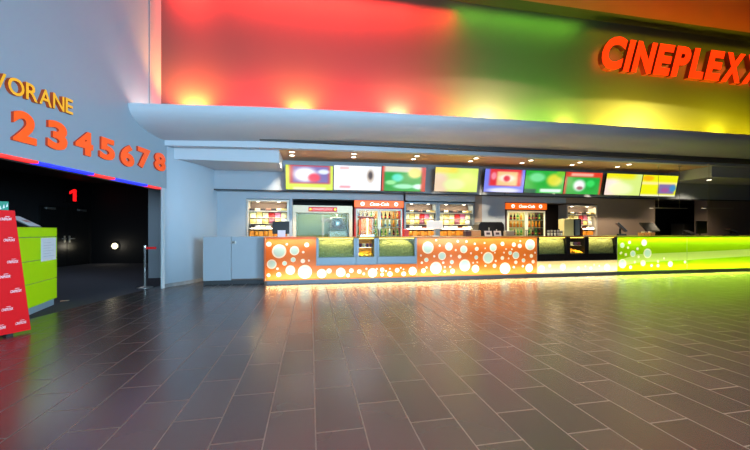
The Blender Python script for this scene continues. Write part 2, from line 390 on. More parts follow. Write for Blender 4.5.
def film_panel(poly, mats, base_slot=0, bands=()):
    """sheet in the y=YC plane with the printed circles as faces of their own slots (1 rim, 2 centre)"""
    xs = [p[0] for p in poly]; V, E = [], []
    def ring(pts):
        s = len(V); V.extend(Vector(p) for p in pts); n = len(pts); E.extend((s + i, s + (i + 1) % n) for i in range(n))
    ring(poly)
    def inside(p, pg):
        c = False; n = len(pg)
        for i in range(n):
            (x1, y1), (x2, y2) = pg[i], pg[(i + 1) % n]
            if (y1 > p[1]) != (y2 > p[1]) and p[0] < (x2 - x1) * (p[1] - y1) / (y2 - y1) + x1: c = not c
        return c
    use = []
    for (x, z, r) in circles:
        if all(inside((x + 1.02 * r * math.cos(t), z + 1.02 * r * math.sin(t)), poly) for t in [k * math.pi / 4 for k in range(8)]):
            use.append((x, z, r)); n = 28 if r > 0.05 else 16
            ring([(x + r * math.cos(2 * math.pi * k / n), z + r * math.sin(2 * math.pi * k / n)) for k in range(n)])
            if r > 0.055: ring([(x + .78 * r * math.cos(2 * math.pi * k / n), z + .78 * r * math.sin(2 * math.pi * k / n)) for k in range(n)])
    for bnd, sl in bands: ring(bnd)
    co, ed, fa, _, _, _ = delaunay_2d_cdt(V, E, [], 1, 1e-6)
    mb = MB(); vs = [mb.bm.verts.new((c.x - ox, 0, c.y)) for c in co]
    for f in fa:
        c = sum((co[i] for i in f), Vector((0, 0))) / len(f)
        if not inside(c, poly): continue
        sl = base_slot
        for bnd, s2 in bands:
            if inside(c, bnd): sl = s2
        for (x, z, r) in use:
            q = math.hypot(c.x - x, c.y - z)
            if q < r * 0.995: sl = 1
            if r > 0.055 and q < r * .775: sl = 2
        mb.mi = sl; mb.face([vs[i] for i in f])
    for f in mb.bm.faces:
        f.normal_update()
        if f.normal.y > 0: f.normal_flip()
    return mb.build('front_panel', mats, counter)
ZB, ZU, ZC = 0.098, 1.118, 0.44
A0, A1, A2, B0, B1, G1 = cx(265.8), cx(316), cx(417), cx(537), cx(617.3), cx(687)
PM = [FILM_O, FILM_W, FILM_C, FILM_Y, FILM_G, FILM_PG]
eps = 0.004
film_panel([(A0, ZB), (A2 - eps, ZB), (A2 - eps, ZC), (A1, ZC), (A1, ZU), (A0, ZU)], PM)
film_panel([(A2 + eps, ZB), (B0 - eps, ZB), (B0 - eps, ZU), (A2 + eps, ZU)], PM)
film_panel([(B0 + eps, ZB), (B1 - eps, ZB), (B1 - eps, ZC), (B0 + eps, ZC)], PM, 3)
bz = lambda px, py: (cx(px), fz(px, py, YC))
film_panel([(B1 + eps, ZB), (G1 - eps, ZB), (G1 - eps, ZU), (B1 + eps, ZU)], PM, 4, [([(B1 + 0.01, .42), (B1 + .7, .60), (G1 - .01, .64), (G1 - .01, .40), (B1 + .8, .36), (B1 + 0.01, .25)], 5)])
film_panel([(G1 + eps, ZB), (XE, ZB), (XE, ZU), (G1 + eps, ZU)], PM, 4, [([(G1 + 0.01, .64), (G1 + 1.6, .68), (XE - .3, .76), (XE - .3, .52), (G1 + 1.6, .46), (G1 + 0.01, .40)], 5)])
M_orange = mat('orange_laminate', (206, 96, 34), 0.35); M_cbody = mat('cavity_grey', (150, 150, 146), 0.7)
mb = MB()
def ob(b, x0, x1, y0, y1, z0, z1): b.box(x0 - ox, x1 - ox, y0, y1, z0, z1)
ob(mb, A0, A1, 0.2, 0.24, ZB, ZU); ob(mb, A1, A2, 0.2, 0.24, ZB, ZC); ob(mb, A2, B0, 0.2, 0.24, ZB, ZU); ob(mb, B0, B1, 0.2, 0.24, ZB, ZC); ob(mb, B1, XE, 0.2, 0.24, ZB, ZU)
ob(mb, A0, XE, 0.005, 0.24, 0.085, ZB)
for x in (A1 + .005, A2 - .005, B0 + .005, B1 - .005): ob(mb, x - .004, x + .004, 0.005, 0.2, ZC, ZU)
ob(mb, A1, A2, 0.005, 0.2, ZC, ZC + .008); ob(mb, B0, B1, 0.005, 0.2, ZC, ZC + .008)
ob(mb, XE - .01, XE + .02, 0, 0.75, 0.09, ZU)
tag(mb.build('light_box', M_cbody, counter), 'grey light box behind the panels')
mb = MB(); ob(mb, A0 - .03, XE + .02, 0.24, 0.72, .085, ZC)
ob(mb, A0 - .03, A1, 0.24, 0.72, ZC, ZU); ob(mb, A2, B0, 0.24, 0.72, ZC, ZU); ob(mb, B1, XE + .02, 0.24, 0.72, ZC, ZU)
mb.build('body', M_brown, counter)
mb = MB(); ob(mb, A0 - .045, A0 - .006, -0.01, 0.73, ZB - .01, ZU)
mb.build('end_panel', M_orange, counter)
def topslab(a, b, y1=0.76):
    t = MB(); t.bev(a - ox, b - ox, -0.03, y1, ZU, ZT, 0.006); return t
topslab(A0 - .05, A1 + .01).build('worktop', M_orange, counter)
M_top2 = mat('amber_laminate', (180, 130, 60), 0.3)
topslab(A2 - .01, B0 + .01).build('worktop', M_top2, counter)
topslab(B1 - .01, XE + .03).build('worktop', mat('lime_laminate', (176, 180, 50), 0.3), counter)
M_pl = mat('plinth_grey', (112, 122, 134), 0.4, 0.2)
for a, b in ((A0 + .02, cx(436)), (cx(436), cx(531)), (cx(531), cx(620)), (cx(620), XE)):
    t = MB(); t.box(a - ox + .004, b - ox - .004, 0.06, 0.70, 0, .085)
    t.tube((b - .1 - ox, .066, .05), (b - .1 - ox, .05, .05), .02)
    t.build('plinth', M_pl, counter)
# LED lines inside the light box
def led(xa, xb, z, d, pw, rgb, y=0.1): area_x('counter_led', ((xa + xb) / 2, YC + y, z), d, xb - xa - .02, .03, pw * (xb - xa), rgb)
WARM, YEL, LIM = (1, .92, .74), (1, .84, .4), (1, .98, .62)
for a, b, c, up in ((A0, A1, WARM, 1), (A1, A2, WARM, 0), (A2, B0, WARM, 1), (B0, B1, (1, .92, .7), 0), (B1, XE, LIM, 1)):
    led(a, b, ZB + .012, (0, -.25, 1), 7.5 if up else 5.5, c)
    if up: led(a, b, ZU - .012, (0, -.2, -1), 5.0, c)

for a, b, c in ((A0, B0, (1, .66, .26)), (B0, B1, (1, .74, .36)), (B1, XE, (.8, 1, .12))):   # added fill under the panel edge, warms floor and fascia underside
    area_x('skirting_fill', ((a + b) / 2, YC + .03, .082), (0, -1, .15), b - a, .02, 2.2 * (b - a), c)
# glazed popcorn bins and warm cabinets let into the counter
M_caseA = mat('case_grey', (118, 132, 142), 0.35, 0.35); M_caseB = mat('case_black', (26, 26, 28), 0.3, 0.2)
M_pop = mat('popcorn_kernels', (158, 156, 100), 0.8, noise=0.8, scale=26, bump=1.0)
def case(px0, px1, mf, label, pop_label=None, hot_label=None, dome=True):
    x0, x1 = cx(px0), cx(px1); w = x1 - x0; z0 = ZC + .012
    r = thing('popcorn_display_case' if pop_label else 'hot_food_cabinet', label, 'display case', ((x0 + x1) / 2, YC - .005, z0))
    h = w / 2 - .003; H = ZT - .005 - z0; base = .19
    t = MB(); t.bev(-h, h, 0, .7, 0, base, .004); t.build('base', mf, r)
    p = .055 if pop_label else .07
    for s in (-1, 1):
        t = MB(); xa, xb = sorted((s * h, s * (h - p))); t.bev(xa, xb, 0, .05, base, H, .004); t.build('upright', mf, r)
        t = MB(); xa, xb = sorted((s * h, s * (h - .012))); t.box(xa, xb, .05, .7, base, H); t.build('side_wall', mf, r)
    t = MB(); t.box(-h, h, .66, .7, base, H); t.build('rear_wall', M_steel if pop_label else mat('amber_lining', (226, 150, 50), .5), r)
    t = MB(); t.box(-h + p, h - p, .02, .026, base, H - .03); t.build('glass_front', M_glass, r)
    for ya, yb in ((0, .05), (.62, .7)):
        t = MB(); t.box(-h, h, ya, yb, H - .03, H); t.build('top_rail', mat('amber_rail', (190, 140, 50), .35, .4), r)
    t = MB(); t.box(-h + .02, h - .02, .05, .62, H - .01, H - .004); t.build('glass_top', M_glass, r)
    t = MB(); t.box(-h + p + .01, h - p - .01, .05, .075, H - .045, H - .03)
    tag(t.build('light_strip', mat('amber_lamp', (255, 220, 140), .4, emit=(255, 190, 80), strength=6), r), 'glowing amber light strip')
    W = r.location
    area_x('case_lamp', (W.x, W.y + .05, W.z + H - .05), (0, .25, -1), w * .8, .02, 3.2 * w, (1, .78, .40))
    if pop_label:
        t = MB(); nx, nz = 46, 22; hw = h - p + .03; g = []
        def hgt(u): return (H - base) * (0.80 - (0.30 * abs(u) ** 3 if dome else 0.06 * math.sin(5 * u)))
        for j in range(nz + 1):
            row = []
            for i in range(nx + 1):
                u = -1 + 2 * i / nx; v = j / nz; n = random.uniform(-.006, .006)
                row.append(t.bm.verts.new((u * (hw - .02), .085 + n + (.05 * v * v), base + .004 + v * hgt(u) + (n if 0 < j else 0))))
            g.append(row)
        for k in range(1, 9):
            row = []
            for i in range(nx + 1):
                u = -1 + 2 * i / nx; n = random.uniform(-.012, .012)
                row.append(t.bm.verts.new((u * (hw - .02), .135 + .49 * k / 8, base + .004 + hgt(u) + n + .06 * math.sin(math.pi * k / 8))))
            g.append(row)
        for a, b in zip(g, g[1:]):
            for i in range(nx):
                f = t.face([a[i], a[i + 1], b[i + 1], b[i]])
        o = t.build('popcorn_heap', M_pop, loc=r.location)
        tag(o, pop_label, 'popcorn', None, 'stuff')
    else:
        t = MB(); t.box(-h + .08, h - .08, .12, .6, base + .23, base + .24); t.build('shelf', M_steel, r)
        area_x('warm_cabinet_lamp', (W.x, W.y + .06, W.z + base + .22), (0, .35, -1), w * .5, .03, 5, (1, .62, .2))
        t = MB()
        for j in range(7):
            for i in range(12):
                a = -h + .1 + (2 * h - .2) * i / 11; b = .07 + .07 * j
                t.merge(chip(), Matrix.Translation((a + random.uniform(-.02, .02), b, base + .03 + .02 * random.random() + .012 * j)) @ Matrix.Rotation(random.uniform(0, 6), 4, 'Z') @ Matrix.Rotation(random.uniform(.2, 1.3), 4, 'X'))
        tag(t.build('tortilla_chips', mat('chip_yellow', (240, 176, 40), .6, noise=.3, scale=30), loc=r.location), hot_label, 'snacks', None, 'stuff')
        for i in range(4):
            t = MB(); a = -h + .13 + (2 * h - .26) * i / 3
            t.lathe([(.03, 0), (.042, .09), (.044, .095)], 12)
            o = t.build('sauce_tub', mat('tub_%d' % (i % 3), ((120, 50, 90), (230, 220, 200), (90, 60, 110))[i % 3], .4), loc=Vector((W.x + a, W.y + .16, W.z + base + .24)))
            tag(o, '%s sauce tub on cabinet shelf, %s from the %s' % (('plum', 'cream', 'violet')[i % 3], ORD[i + 1], 'popcorn bin full of level corn' if px0 < 450 else 'popcorn bin nearer the fridge'), 'tub', 'sauce tubs in the warm cabinets')
    return r
def chip():
    t = bmesh.new(); a = .035
    v = [t.verts.new((a * math.cos(q), a * math.sin(q), z)) for z in (-.003, .003) for q in (0, 2.1, 4.2)]
    t.faces.new(v[:3][::-1]); t.faces.new(v[3:])
    for i in range(3): t.faces.new([v[i], v[(i + 1) % 3], v[3 + (i + 1) % 3], v[3 + i]])
    return t
case(316.3, 356, M_caseA, 'grey framed popcorn bin beside the orange panel with large bubbles', 'popcorn filling the grey bin nearest the counter end, level on top', dome=False)
case(356, 377, M_caseA, 'grey framed warm cabinet between two popcorn bins, below the cola fridge', None, 'yellow tortilla chips in the grey framed warm cabinet')
case(377, 416.7, M_caseA, 'grey framed popcorn bin with a domed heap, beside the bubble panel', 'popcorn piled in a dome in the grey bin')
case(537.3, 568, M_caseB, 'black framed popcorn bin beside the orange bubble panel end', 'popcorn filling the black bin next to the orange panel', dome=False)
case(568, 587, M_caseB, 'narrow black framed warm cabinet with amber light between black popcorn bins', None, 'amber lit tortilla chips in the black framed warm cabinet')
case(587, 617, M_caseB, 'black framed popcorn bin beside the lime green panel', 'popcorn filling the black bin next to the lime panel', dome=False)

# low grey gate between the rounded wall and the counter
YG = 8.72
g = thing('counter_gate', 'low blue-grey staff gate between rounded wall and counter', 'gate', (fx(232, YG), YG, 0))
gx = lambda p: fx(p, YG) - g.location.x
t = MB(); t.bev(gx(203), gx(231), 0, .05, .1, 1.165, .004); t.build('fixed_panel', M_panel, g)
t = MB(); t.bev(gx(231.4), gx(264), 0, .05, .13, 1.165, .004); d = t.build('gate_leaf', M_panel, g)
t = MB(); t.bev(gx(231), gx(236), -.012, 0, .98, 1.06, .003); t.tube((gx(232.5), -.012, 1.02), (gx(232.5), -.05, 1.02), .012); t.tube((gx(232.5), -.045, 1.02), (gx(236), -.045, 1.02), .01)
t.build('latch', M_steel, d)
t = MB(); t.box(gx(203), gx(264), .03, .06, 0, .1); t.build('kickboard', mat('kick_dark', (52, 54, 58), .5), g)

# ================================================================ ENTRANCE WALL SIGNS
M_num = mat('orange_number', (255, 92, 20), .45, emit=(255, 70, 5), strength=.35); M_numside = mat('orange_number_side', (205, 60, 12), .5)
NUMS = {'2': (10, 34, 112, 143), '3': (45, 65, 121.6, 150), '4': (73, 91, 131, 155), '5': (97.5, 113, 138.5, 160), '6': (118.6, 132.5, 144.5, 166.5), '7': (136, 148.8, 148.5, 168.5), '8': (153, 164, 153, 171)}
for s, (a, b, ya, yb) in NUMS.items():
    d0, d1 = wall_d(a), wall_d(b); dm = (d0 + d1) / 2
    za, zb = EYE + (HY - yb) / F * dm, EYE + (HY - ya) / F * dm
    mb = MB(); text_into(mb, s, -(d1 - d0) / 2, (d1 - d0) / 2, 0, zb - za, 0, .035, offset=.045, side_slot=1)
    o = mb.build('number_sign', [M_num, M_numside], loc=hall(wall_x(dm) + .004, dm, za), rz=math.pi / 2 - TH + .031)
    tag(o, 'orange number %s mounted on the wall above the dark entrance' % s, 'number', 'numbers over the entrance')
M_let = mat('amber_letter', (250, 178, 40), .45, emit=(255, 160, 20), strength=.25); M_letside = mat('letter_side', (190, 70, 16), .5)
dA, dB = 4.07, wall_d(70); word = thing('word_sign', 'raised yellow-orange VORANE lettering above the orange numbers', 'sign', hall(wall_x(4.6) + .004, dA, 3.045), math.pi / 2 - TH + .031)
wds = [1.0, 1.18, .95, 1.05, 1.05, .75]; tot = sum(wds) + .12 * 5; u = (dB - dA) / tot; x = 0
for ch, wd in zip('VORANE', wds):
    mb = MB(); text_into(mb, ch, x, x + wd * u, 0.05 * x, .225 + .05 * x, 0, .06, offset=.012, side_slot=1)
    mb.build('letter', [M_let, M_letside], word); x += (wd + .12) * u
# cinema name in glowing red italics on the upper wall
YS = 8.1
M_red = mat('red_neon_face', (255, 70, 20), .4, emit=(255, 44, 8), strength=1.25); M_redside = mat('red_letter_side', (96, 8, 5), .45, emit=(255, 20, 4), strength=.03)
X0, X1 = fx(594, YS), fx(760, YS)
sg = thing('neon_sign', 'glowing red slanted CINEPLEXX letters high on the green wall', 'sign', (X0, YS, 5.78))
wds = [1.12, .3, 1.02, .84, .86, .78, .84, 1.12, 1.12]; gp = .13; tot = sum(wds) + gp * 8; u = (X1 - X0 - .25) / tot; x = 0
for ch, wd in zip('CINEPLEXX', wds):
    hh = .95 if ch == 'C' and x == 0 else .9; sk = .25
    t = MB(); text_into(t, ch, x, x + wd * u, 0, hh, 0, .14, offset=.05, side_slot=1)
    for v in t.bm.verts: v.co.x += v.co.z * .3
    L_ = t.build('letter', [M_red, M_redside], sg)
    cxm = x + wd * u / 2 + .1
    for zz in (.2, .65):
        t = MB(); t.tube((cxm - .1 + zz * .3, -.02, zz), (cxm - .1 + zz * .3, .15, zz), .012, 8); t.build('standoff', M_black, L_)
    x += (wd + gp) * u
for k in range(6): area('sign_glow', (X0 + .6 + k * 1.05, YS + .03, 6.2), (0, 1, 0), .8, .5, 5, (1, .07, .02))

# coloured LED line along the underside of the opening
segs = [(-60, 37, 0), (37, 93, 1), (93, 115, 0), (115, 147, 1), (147, 161, 0)]
mb = MB()
for a, b, s in segs:
    d0, d1 = wall_d(a), wall_d(b); mb.mi = s; mb.box(wall_x(d0) - .1, wall_x(d0) - .012, max(d0, 1.3), d1, 2.236, 2.272)
o = mb.build('led_strip', [mat('led_red', (255, 60, 50), .4, emit=(255, 40, 40), strength=1.1), mat('led_blue', (40, 50, 255), .4, emit=(30, 40, 255), strength=1.6)], rz=-TH)
tag(o, 'red and blue glowing strip under the entrance header', 'light strip')

# ================================================================ ENTRANCE HALL THINGS
t = thing('number_display', 'black box with red lit number 1 above the dark double doors', 'display', hall(-11.395, 12.62, 2.34), math.pi / 2 - TH)
b = MB(); b.bev(-.31, .31, -.1, 0, 0, .6, .008); b.build('housing', M_black, t)
b = MB(); b.slab([(-.02, .08), (.12, .08), (.12, .52), (0, .52), (-.16, .42), (-.16, .32), (-.02, .40)], -.108, -.1)
tag(b.build('digit', mat('red_led', (255, 40, 40), .4, emit=(255, 20, 24), strength=1.6), t), 'glowing red figure')
t = thing('wall_lamp', 'small round glowing lamp low on the dark hall wall', 'lamp', hall(-10.42, 13.54, .70), -TH)
b = MB(); b.tube((0, 0, 0), (0, -.04, 0), .16, 24); b.build('lamp_base', M_black, t)
b = MB(); b.tube((0, -.04, 0), (0, -.06, 0), .12, 24); b.build('lens', mat('warm_lens', (255, 250, 220), .4, emit=(255, 244, 190), strength=1.6), t)
pt = bpy.data.lights.new('wall_lamp_glow', 'POINT'); pt.energy = 4; pt.color = (1, .9, .7); pt.shadow_soft_size = .1
po = bpy.data.objects.new('wall_lamp_glow', pt); COL.objects.link(po); po.location = hall(-10.42, 13.3, .7)
t = thing('belt_stanchion', 'slim steel stanchion with red belt at the edge of entrance', 'stanchion', hall(-5.27, 7.72, 0), -TH)
b = MB(); b.lathe([(.16, 0), (.16, .012), (.04, .03), (.022, .05)], 28); b.build('base', M_steel, t)
b = MB(); b.lathe([(.024, .03), (.024, .86), (.03, .865), (.03, .96), (.026, .975)], 20); b.build('post', mat('chrome', (225, 225, 225), .2, .8), t)
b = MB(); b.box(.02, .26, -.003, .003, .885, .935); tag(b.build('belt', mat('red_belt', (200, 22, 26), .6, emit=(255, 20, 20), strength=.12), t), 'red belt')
b = MB(); b.box(-.06, .06, -.03, .03, .0, .004); tag(b.build('floor_card', mat('pale_card', (235, 205, 160), .6), loc=hall(-5.78, 6.28, .001), rz=-TH + .4), 'small pale card lying on carpet beside the lime desk', 'card')

# lime reception desk
ang = math.atan2(.85, -.37) - TH
desk = thing('reception_desk', 'lime green standing desk with grey grooves, white notice on its face', 'desk', hall(-5.29, 5.15, 0), ang)
M_lime = mat('lime_panel', (204, 250, 8), .45, noise=.02, spec=.2); M_groove = mat('groove_grey', (128, 140, 120), .5)
L0, L1 = -.4, .92
b = MB(); b.box(L0 + .02, L1 - .01, .02, .5, .11, 1.34); b.build('body', M_groove, desk)
for z0, z1 in ((.115, .472), (.482, .826), (.836, 1.195), (1.205, 1.355)):
    b = MB(); b.bev(L0, L1, 0, .03, z0, z1, .004); b.build('front_panel', M_lime, desk)
b = MB(); b.bev(L0, L1, 0, .52, 1.34, 1.358, .003); b.build('top', M_lime, desk)
b = MB(); b.box(L0, L0 + .03, .03, .52, .115, 1.34); b.box(L1 - .03, L1, .03, .52, .115, 1.34); b.build('side_panel', M_lime, desk)
b = MB(); b.box(L0 + .02, L1 - .03, .03, .5, 0, .112); b.build('plinth', mat('desk_plinth', (150, 170, 180), .4), desk)
dm = desk.matrix_basis if False else Matrix.Translation(desk.location) @ Matrix.Rotation(ang, 4, 'Z')
b = MB(); b.box(.36, .88, -.003, -.001, .80, 1.185); b.mi = 1
for k in range(6): b.box(.44, .70 + .1 * (k % 2), -.0036, -.003, 1.1 - .045 * k, 1.107 - .045 * k)
o = b.build('paper_notice', [M_paper, mat('grey_print', (205, 205, 210), .7)], loc=desk.location, rz=ang); tag(o, 'white printed notice fixed to the lime desk front', 'notice')
t = thing('sheet_stand', 'tilted sheet holder with printed page on top of lime desk', 'sign holder', dm @ Vector((.24, .09, 1.36)), ang)
b = MB(); b.side([(-.07, .0), (.2, .165), (.2, .172), (-.07, .008)], -.16, .20); b.build('back_plate', mat('holder_grey', (120, 124, 124), .4), t)
b = MB(); b.side([(-.062, .02), (.192, .172), (.192, .176), (-.062, .024)], -.14, .18); b.build('printed_page', M_paper, t)
b = MB(); b.side([(.03, .0795), (.09, .1154), (.09, .1174), (.03, .0815)], -.02, .14); tag(b.build('printed_picture', mat('pink_print', (214, 150, 140), .6), t), 'pinkish picture')
b = MB(); b.box(-.1, .14, .1, .16, 0, .12); b.build('foot', M_black, t)

# red tapered board with white logos
ra = math.atan2(.9, .43) - TH
red = thing('logo_board', 'tall tapered red board with repeated small white logos', 'board', hall(-4.43, 4.34, 0), ra)
M_redb = mat('red_board', (226, 10, 18), .5, noise=.02, spec=.15)
b = MB(); b.slab([(0, 0.03), (-.15, 1.555), (-.95, 1.555), (-1.1, 0.03)][::-1], 0, .05); b.build('panel', M_redb, red)
for x in (-.2, -.9):
    b = MB(); b.box(x - .03, x + .03, -.02, .3, 0, .03); b.build('foot', M_black, red)
rc = Vector((math.cos(ra + TH), math.sin(ra + TH)))
for px, py in ((6, 219), (9.3, 240), (12.7, 261.7), (4.7, 276.7), (16, 291), (7.3, 309.3), (21, 322.7), (0, 328)):
    dx = (px - 375) / F; tt = (-4.43 - dx * 4.34) / (dx * rc.y - rc.x); d = 4.34 + rc.y * tt
    z = EYE + (HY - py) / F * d
    lt = MB(); text_into(lt, 'CINEPLEXX', tt - .05, tt + .05, z - .016, z + .016, -.001, .002, shear=.25, rot=-.03)
    lt.box(tt - .01, tt + .03, -.003, -.001, z + .03, z + .034)
    tag(lt.build('logo_print', M_paper, red), 'white printed logo')
t = thing('teal_poster', 'teal patterned placard on a post behind the red board', 'placard', hall(-5.12, 4.68, 0), ra)
b = MB(); b.bev(-.3, .02, -.01, .01, 1.45, 1.71, .003); b.build('placard', mat('teal_print', (16, 140, 110), .4, noise=.1), t)
b = MB()
for k in range(9):
    a = -.27 + .033 * k; z = 1.64 + .02 * ((k * 7) % 3 - 1); b.slab([(a, z - .03), (a + .02, z - .02), (a + .012, z + .03)], -.013, -.0105)
tag(b.build('white_pattern', M_paper, t), 'white scribbled pattern')
b = MB(); b.tube((-.14, .02, 0.0), (-.14, .02, 1.5), .018); b.lathe([(.14, 0), (.14, .015), (.03, .02)], 20, (-.14, .02, 0)); b.build('post', M_black, t)

# ================================================================ SCREENS
def vcol_mat():
    m = bpy.data.materials.new('screen_picture'); m.use_nodes = True; nt = m.node_tree; b = nt.nodes['Principled BSDF']
    at = nt.nodes.new('ShaderNodeVertexColor'); at.layer_name = 'picture'
    nt.links.new(at.outputs[0], b.inputs['Emission Color']); b.inputs['Emission Strength'].default_value = 1.1
    b.inputs['Base Color'].default_value = (.02, .02, .02, 1); b.inputs['Roughness'].default_value = .2
    return m
M_scr = vcol_mat()
def sm(a, b, x): t = max(0, min(1, (x - a) / (b - a))); return t * t * (3 - 2 * t)
def blob(c, u, v, cu, cv, ru, rv, col, k=1.0):
    w = k * (1 - sm(.5, 1.1, math.hypot((u - cu) / ru, (v - cv) / rv))); return tuple(a + (b - a) * w for a, b in zip(c, col))
def rect(c, u, v, a, b, p, q, col, s=.04):
    w = sm(a - s, a + s, u) * (1 - sm(b - s, b + s, u)) * sm(p - s, p + s, v) * (1 - sm(q - s, q + s, v)); return tuple(x + (y - x) * w for x, y in zip(c, col))
def s1(u, v):
    c = (215, 240, 40); c = rect(c, u, v, .08, .94, .25, 1.2, (190, 40, 60)); c = rect(c, u, v, .15, .9, .3, .95, (120, 100, 170)); c = blob(c, u, v, .42, .62, .3, .35, (255, 255, 255))
    c = blob(c, u, v, .6, .5, .16, .22, (240, 50, 80)); c = blob(c, u, v, .8, .75, .15, .12, (230, 240, 255)); return rect(c, u, v, .15, .85, -.2, .1, (240, 245, 190))
def s2(u, v):
    c = (245, 248, 255); c = blob(c, u, v, .77, .6, .1, .34, (200, 180, 160)); c = blob(c, u, v, .77, .62, .06, .2, (70, 50, 45)); c = rect(c, u, v, .12, .35, .08, .18, (245, 140, 150), .03); return rect(c, u, v, .12, .32, .84, .95, (240, 180, 180), .03)
def s3(u, v):
    c = (20, 160, 50); c = rect(c, u, v, -.2, 1.2, .78, 1.2, (225, 215, 190)); c = blob(c, u, v, .35, .55, .16, .2, (90, 225, 200)); c = blob(c, u, v, .75, .75, .2, .25, (250, 220, 110)); c = blob(c, u, v, .5, .2, .3, .12, (160, 235, 190)); c = blob(c, u, v, .2, .35, .15, .12, (150, 230, 150)); c = blob(c, u, v, .85, .2, .18, .14, (225, 250, 240))
    c = rect(c, u, v, .9, 1.2, -.2, 1.2, (205, 60, 30)); return rect(c, u, v, -.2, .05, -.2, 1.2, (220, 60, 40))
def s4(u, v):
    c = (216, 238, 110); c = blob(c, u, v, .05, .3, .35, .7, (236, 205, 170)); c = rect(c, u, v, -.2, .5, .8, 1.2, (250, 214, 30), .12); return blob(c, u, v, .45, .3, .3, .3, (228, 240, 160))
def s5(u, v):
    c = (120, 130, 240); c = rect(c, u, v, .12, .92, .28, 1.2, (225, 50, 60)); c = rect(c, u, v, .3, .82, .3, .9, (240, 200, 140)); c = blob(c, u, v, .55, .62, .25, .2, (250, 235, 215)); c = blob(c, u, v, .55, .6, .1, .16, (225, 60, 80)); c = blob(c, u, v, .22, .7, .08, .2, (245, 140, 160)); return blob(c, u, v, .5, .08, .5, .14, (225, 228, 255))
def s6(u, v):
    c = (40, 175, 60); c = blob(c, u, v, .3, .7, .25, .25, (120, 225, 150)); c = blob(c, u, v, .75, .6, .25, .35, (220, 220, 60)); c = rect(c, u, v, .4, .95, .05, .2, (220, 250, 230)); c = blob(c, u, v, .9, .9, .15, .2, (120, 200, 50)); return rect(c, u, v, -.2, .3, -.2, .18, (20, 90, 70))
def s7(u, v):
    c = (30, 170, 60); c = rect(c, u, v, -.2, 1.2, .78, 1.2, (225, 60, 40)); c = rect(c, u, v, .15, .75, .82, .95, (245, 180, 160)); c = blob(c, u, v, .4, .4, .2, .32, (240, 240, 240)); c = blob(c, u, v, .42, .28, .1, .1, (150, 90, 100)); c = blob(c, u, v, .7, .5, .14, .2, (60, 220, 100)); c = rect(c, u, v, .95, 1.2, -.2, 1.2, (215, 70, 40)); return rect(c, u, v, -.2, .06, -.2, 1.2, (190, 70, 40))
def s8(u, v):
    c = (214, 236, 130); c = blob(c, u, v, .05, .35, .5, .6, (240, 215, 205)); c = rect(c, u, v, -.2, .8, .78, 1.2, (238, 230, 20), .12); return blob(c, u, v, .45, .3, .4, .35, (232, 242, 180))
def s9(u, v):
    c = (236, 238, 20); c = rect(c, u, v, -.2, 1.2, .55, .68, (250, 236, 150)); c = blob(c, u, v, .15, .85, .2, .15, (250, 180, 20)); c = rect(c, u, v, .48, .95, .12, .58, (130, 110, 165)); c = blob(c, u, v, .9, .4, .12, .2, (70, 140, 190)); c = blob(c, u, v, .68, .3, .14, .14, (160, 90, 150)); return rect(c, u, v, -.2, 1.2, -.2, .08, (240, 240, 200))
TVS = [(285.5, 333, 165.5, 190, s1, 'screen with lime border at the end of the row beside the sloping beam'),
       (333.6, 381, 166, 190.5, s2, 'white screen with a small coffee cup picture'),
       (381.6, 425.5, 167, 191.5, s3, 'green screen with red side edges and pale top'),
       (434.5, 477.5, 168, 192, s4, 'plain pale yellow screen hanging alone between two gaps'),
       (484, 524, 169.5, 192.5, s5, 'screen with violet border around red and cream food picture'),
       (524.5, 563.5, 171, 193.5, s6, 'green screen with yellow glow, between violet and red bordered screens'),
       (564, 601, 172.5, 194.5, s7, 'green screen with red banner along its top'),
       (605, 640.5, 174, 195.5, s8, 'pale yellow-green screen joined to a bright yellow screen'),
       (641, 676, 175.5, 196.5, s9, 'bright yellow screen with purple picture, at the end of row')]
YT = 9.72
for a, b_, ya, yb, fn, lab in TVS:
    pm = (a + b_) / 2; x0, x1 = fx(a, YT - .05), fx(b_, YT - .05); zt, zb = fz(pm, ya, YT - .08), fz(pm, yb, YT + .02)
    w, h = x1 - x0, zt - zb
    tv = thing('menu_screen', lab, 'screen', ((x0 + x1) / 2, YT, zb), 0, 'menu screens over the bar')
    R = Matrix.Rotation(math.radians(11), 4, 'X')
    H = h / math.cos(math.radians(11))
    t = MB(); t.bev(-w / 2, w / 2, 0, .06, 0, H, .006); bmesh.ops.transform(t.bm, matrix=R, verts=t.bm.verts); t.build('housing', M_black, tv)
    t = MB(); nu, nv = 40, 24; lay = t.bm.loops.layers.float_color.new('picture'); vs = []
    for j in range(nv + 1):
        vs.append([t.bm.verts.new(R @ Vector((-w / 2 + .006 + (w - .012) * i / nu, -.002, .006 + (H - .012) * j / nv))) for i in range(nu + 1)])
    for j in range(nv):
        for i in range(nu):
            f = t.face([vs[j][i], vs[j][i + 1], vs[j + 1][i + 1], vs[j + 1][i]])
            for lp, (p, q) in zip(f.loops, ((i, j), (i + 1, j), (i + 1, j + 1), (i, j + 1))): lp[lay] = lin(fn(p / nu, q / nv))
    t.build('display', M_scr, tv)
    t = MB(); t.box(-.12, .12, .30, .3285, .1, H * .8); t.box(-.05, .05, .02, .31, H * .35, H * .45); t.build('wall_bracket', M_black, tv)

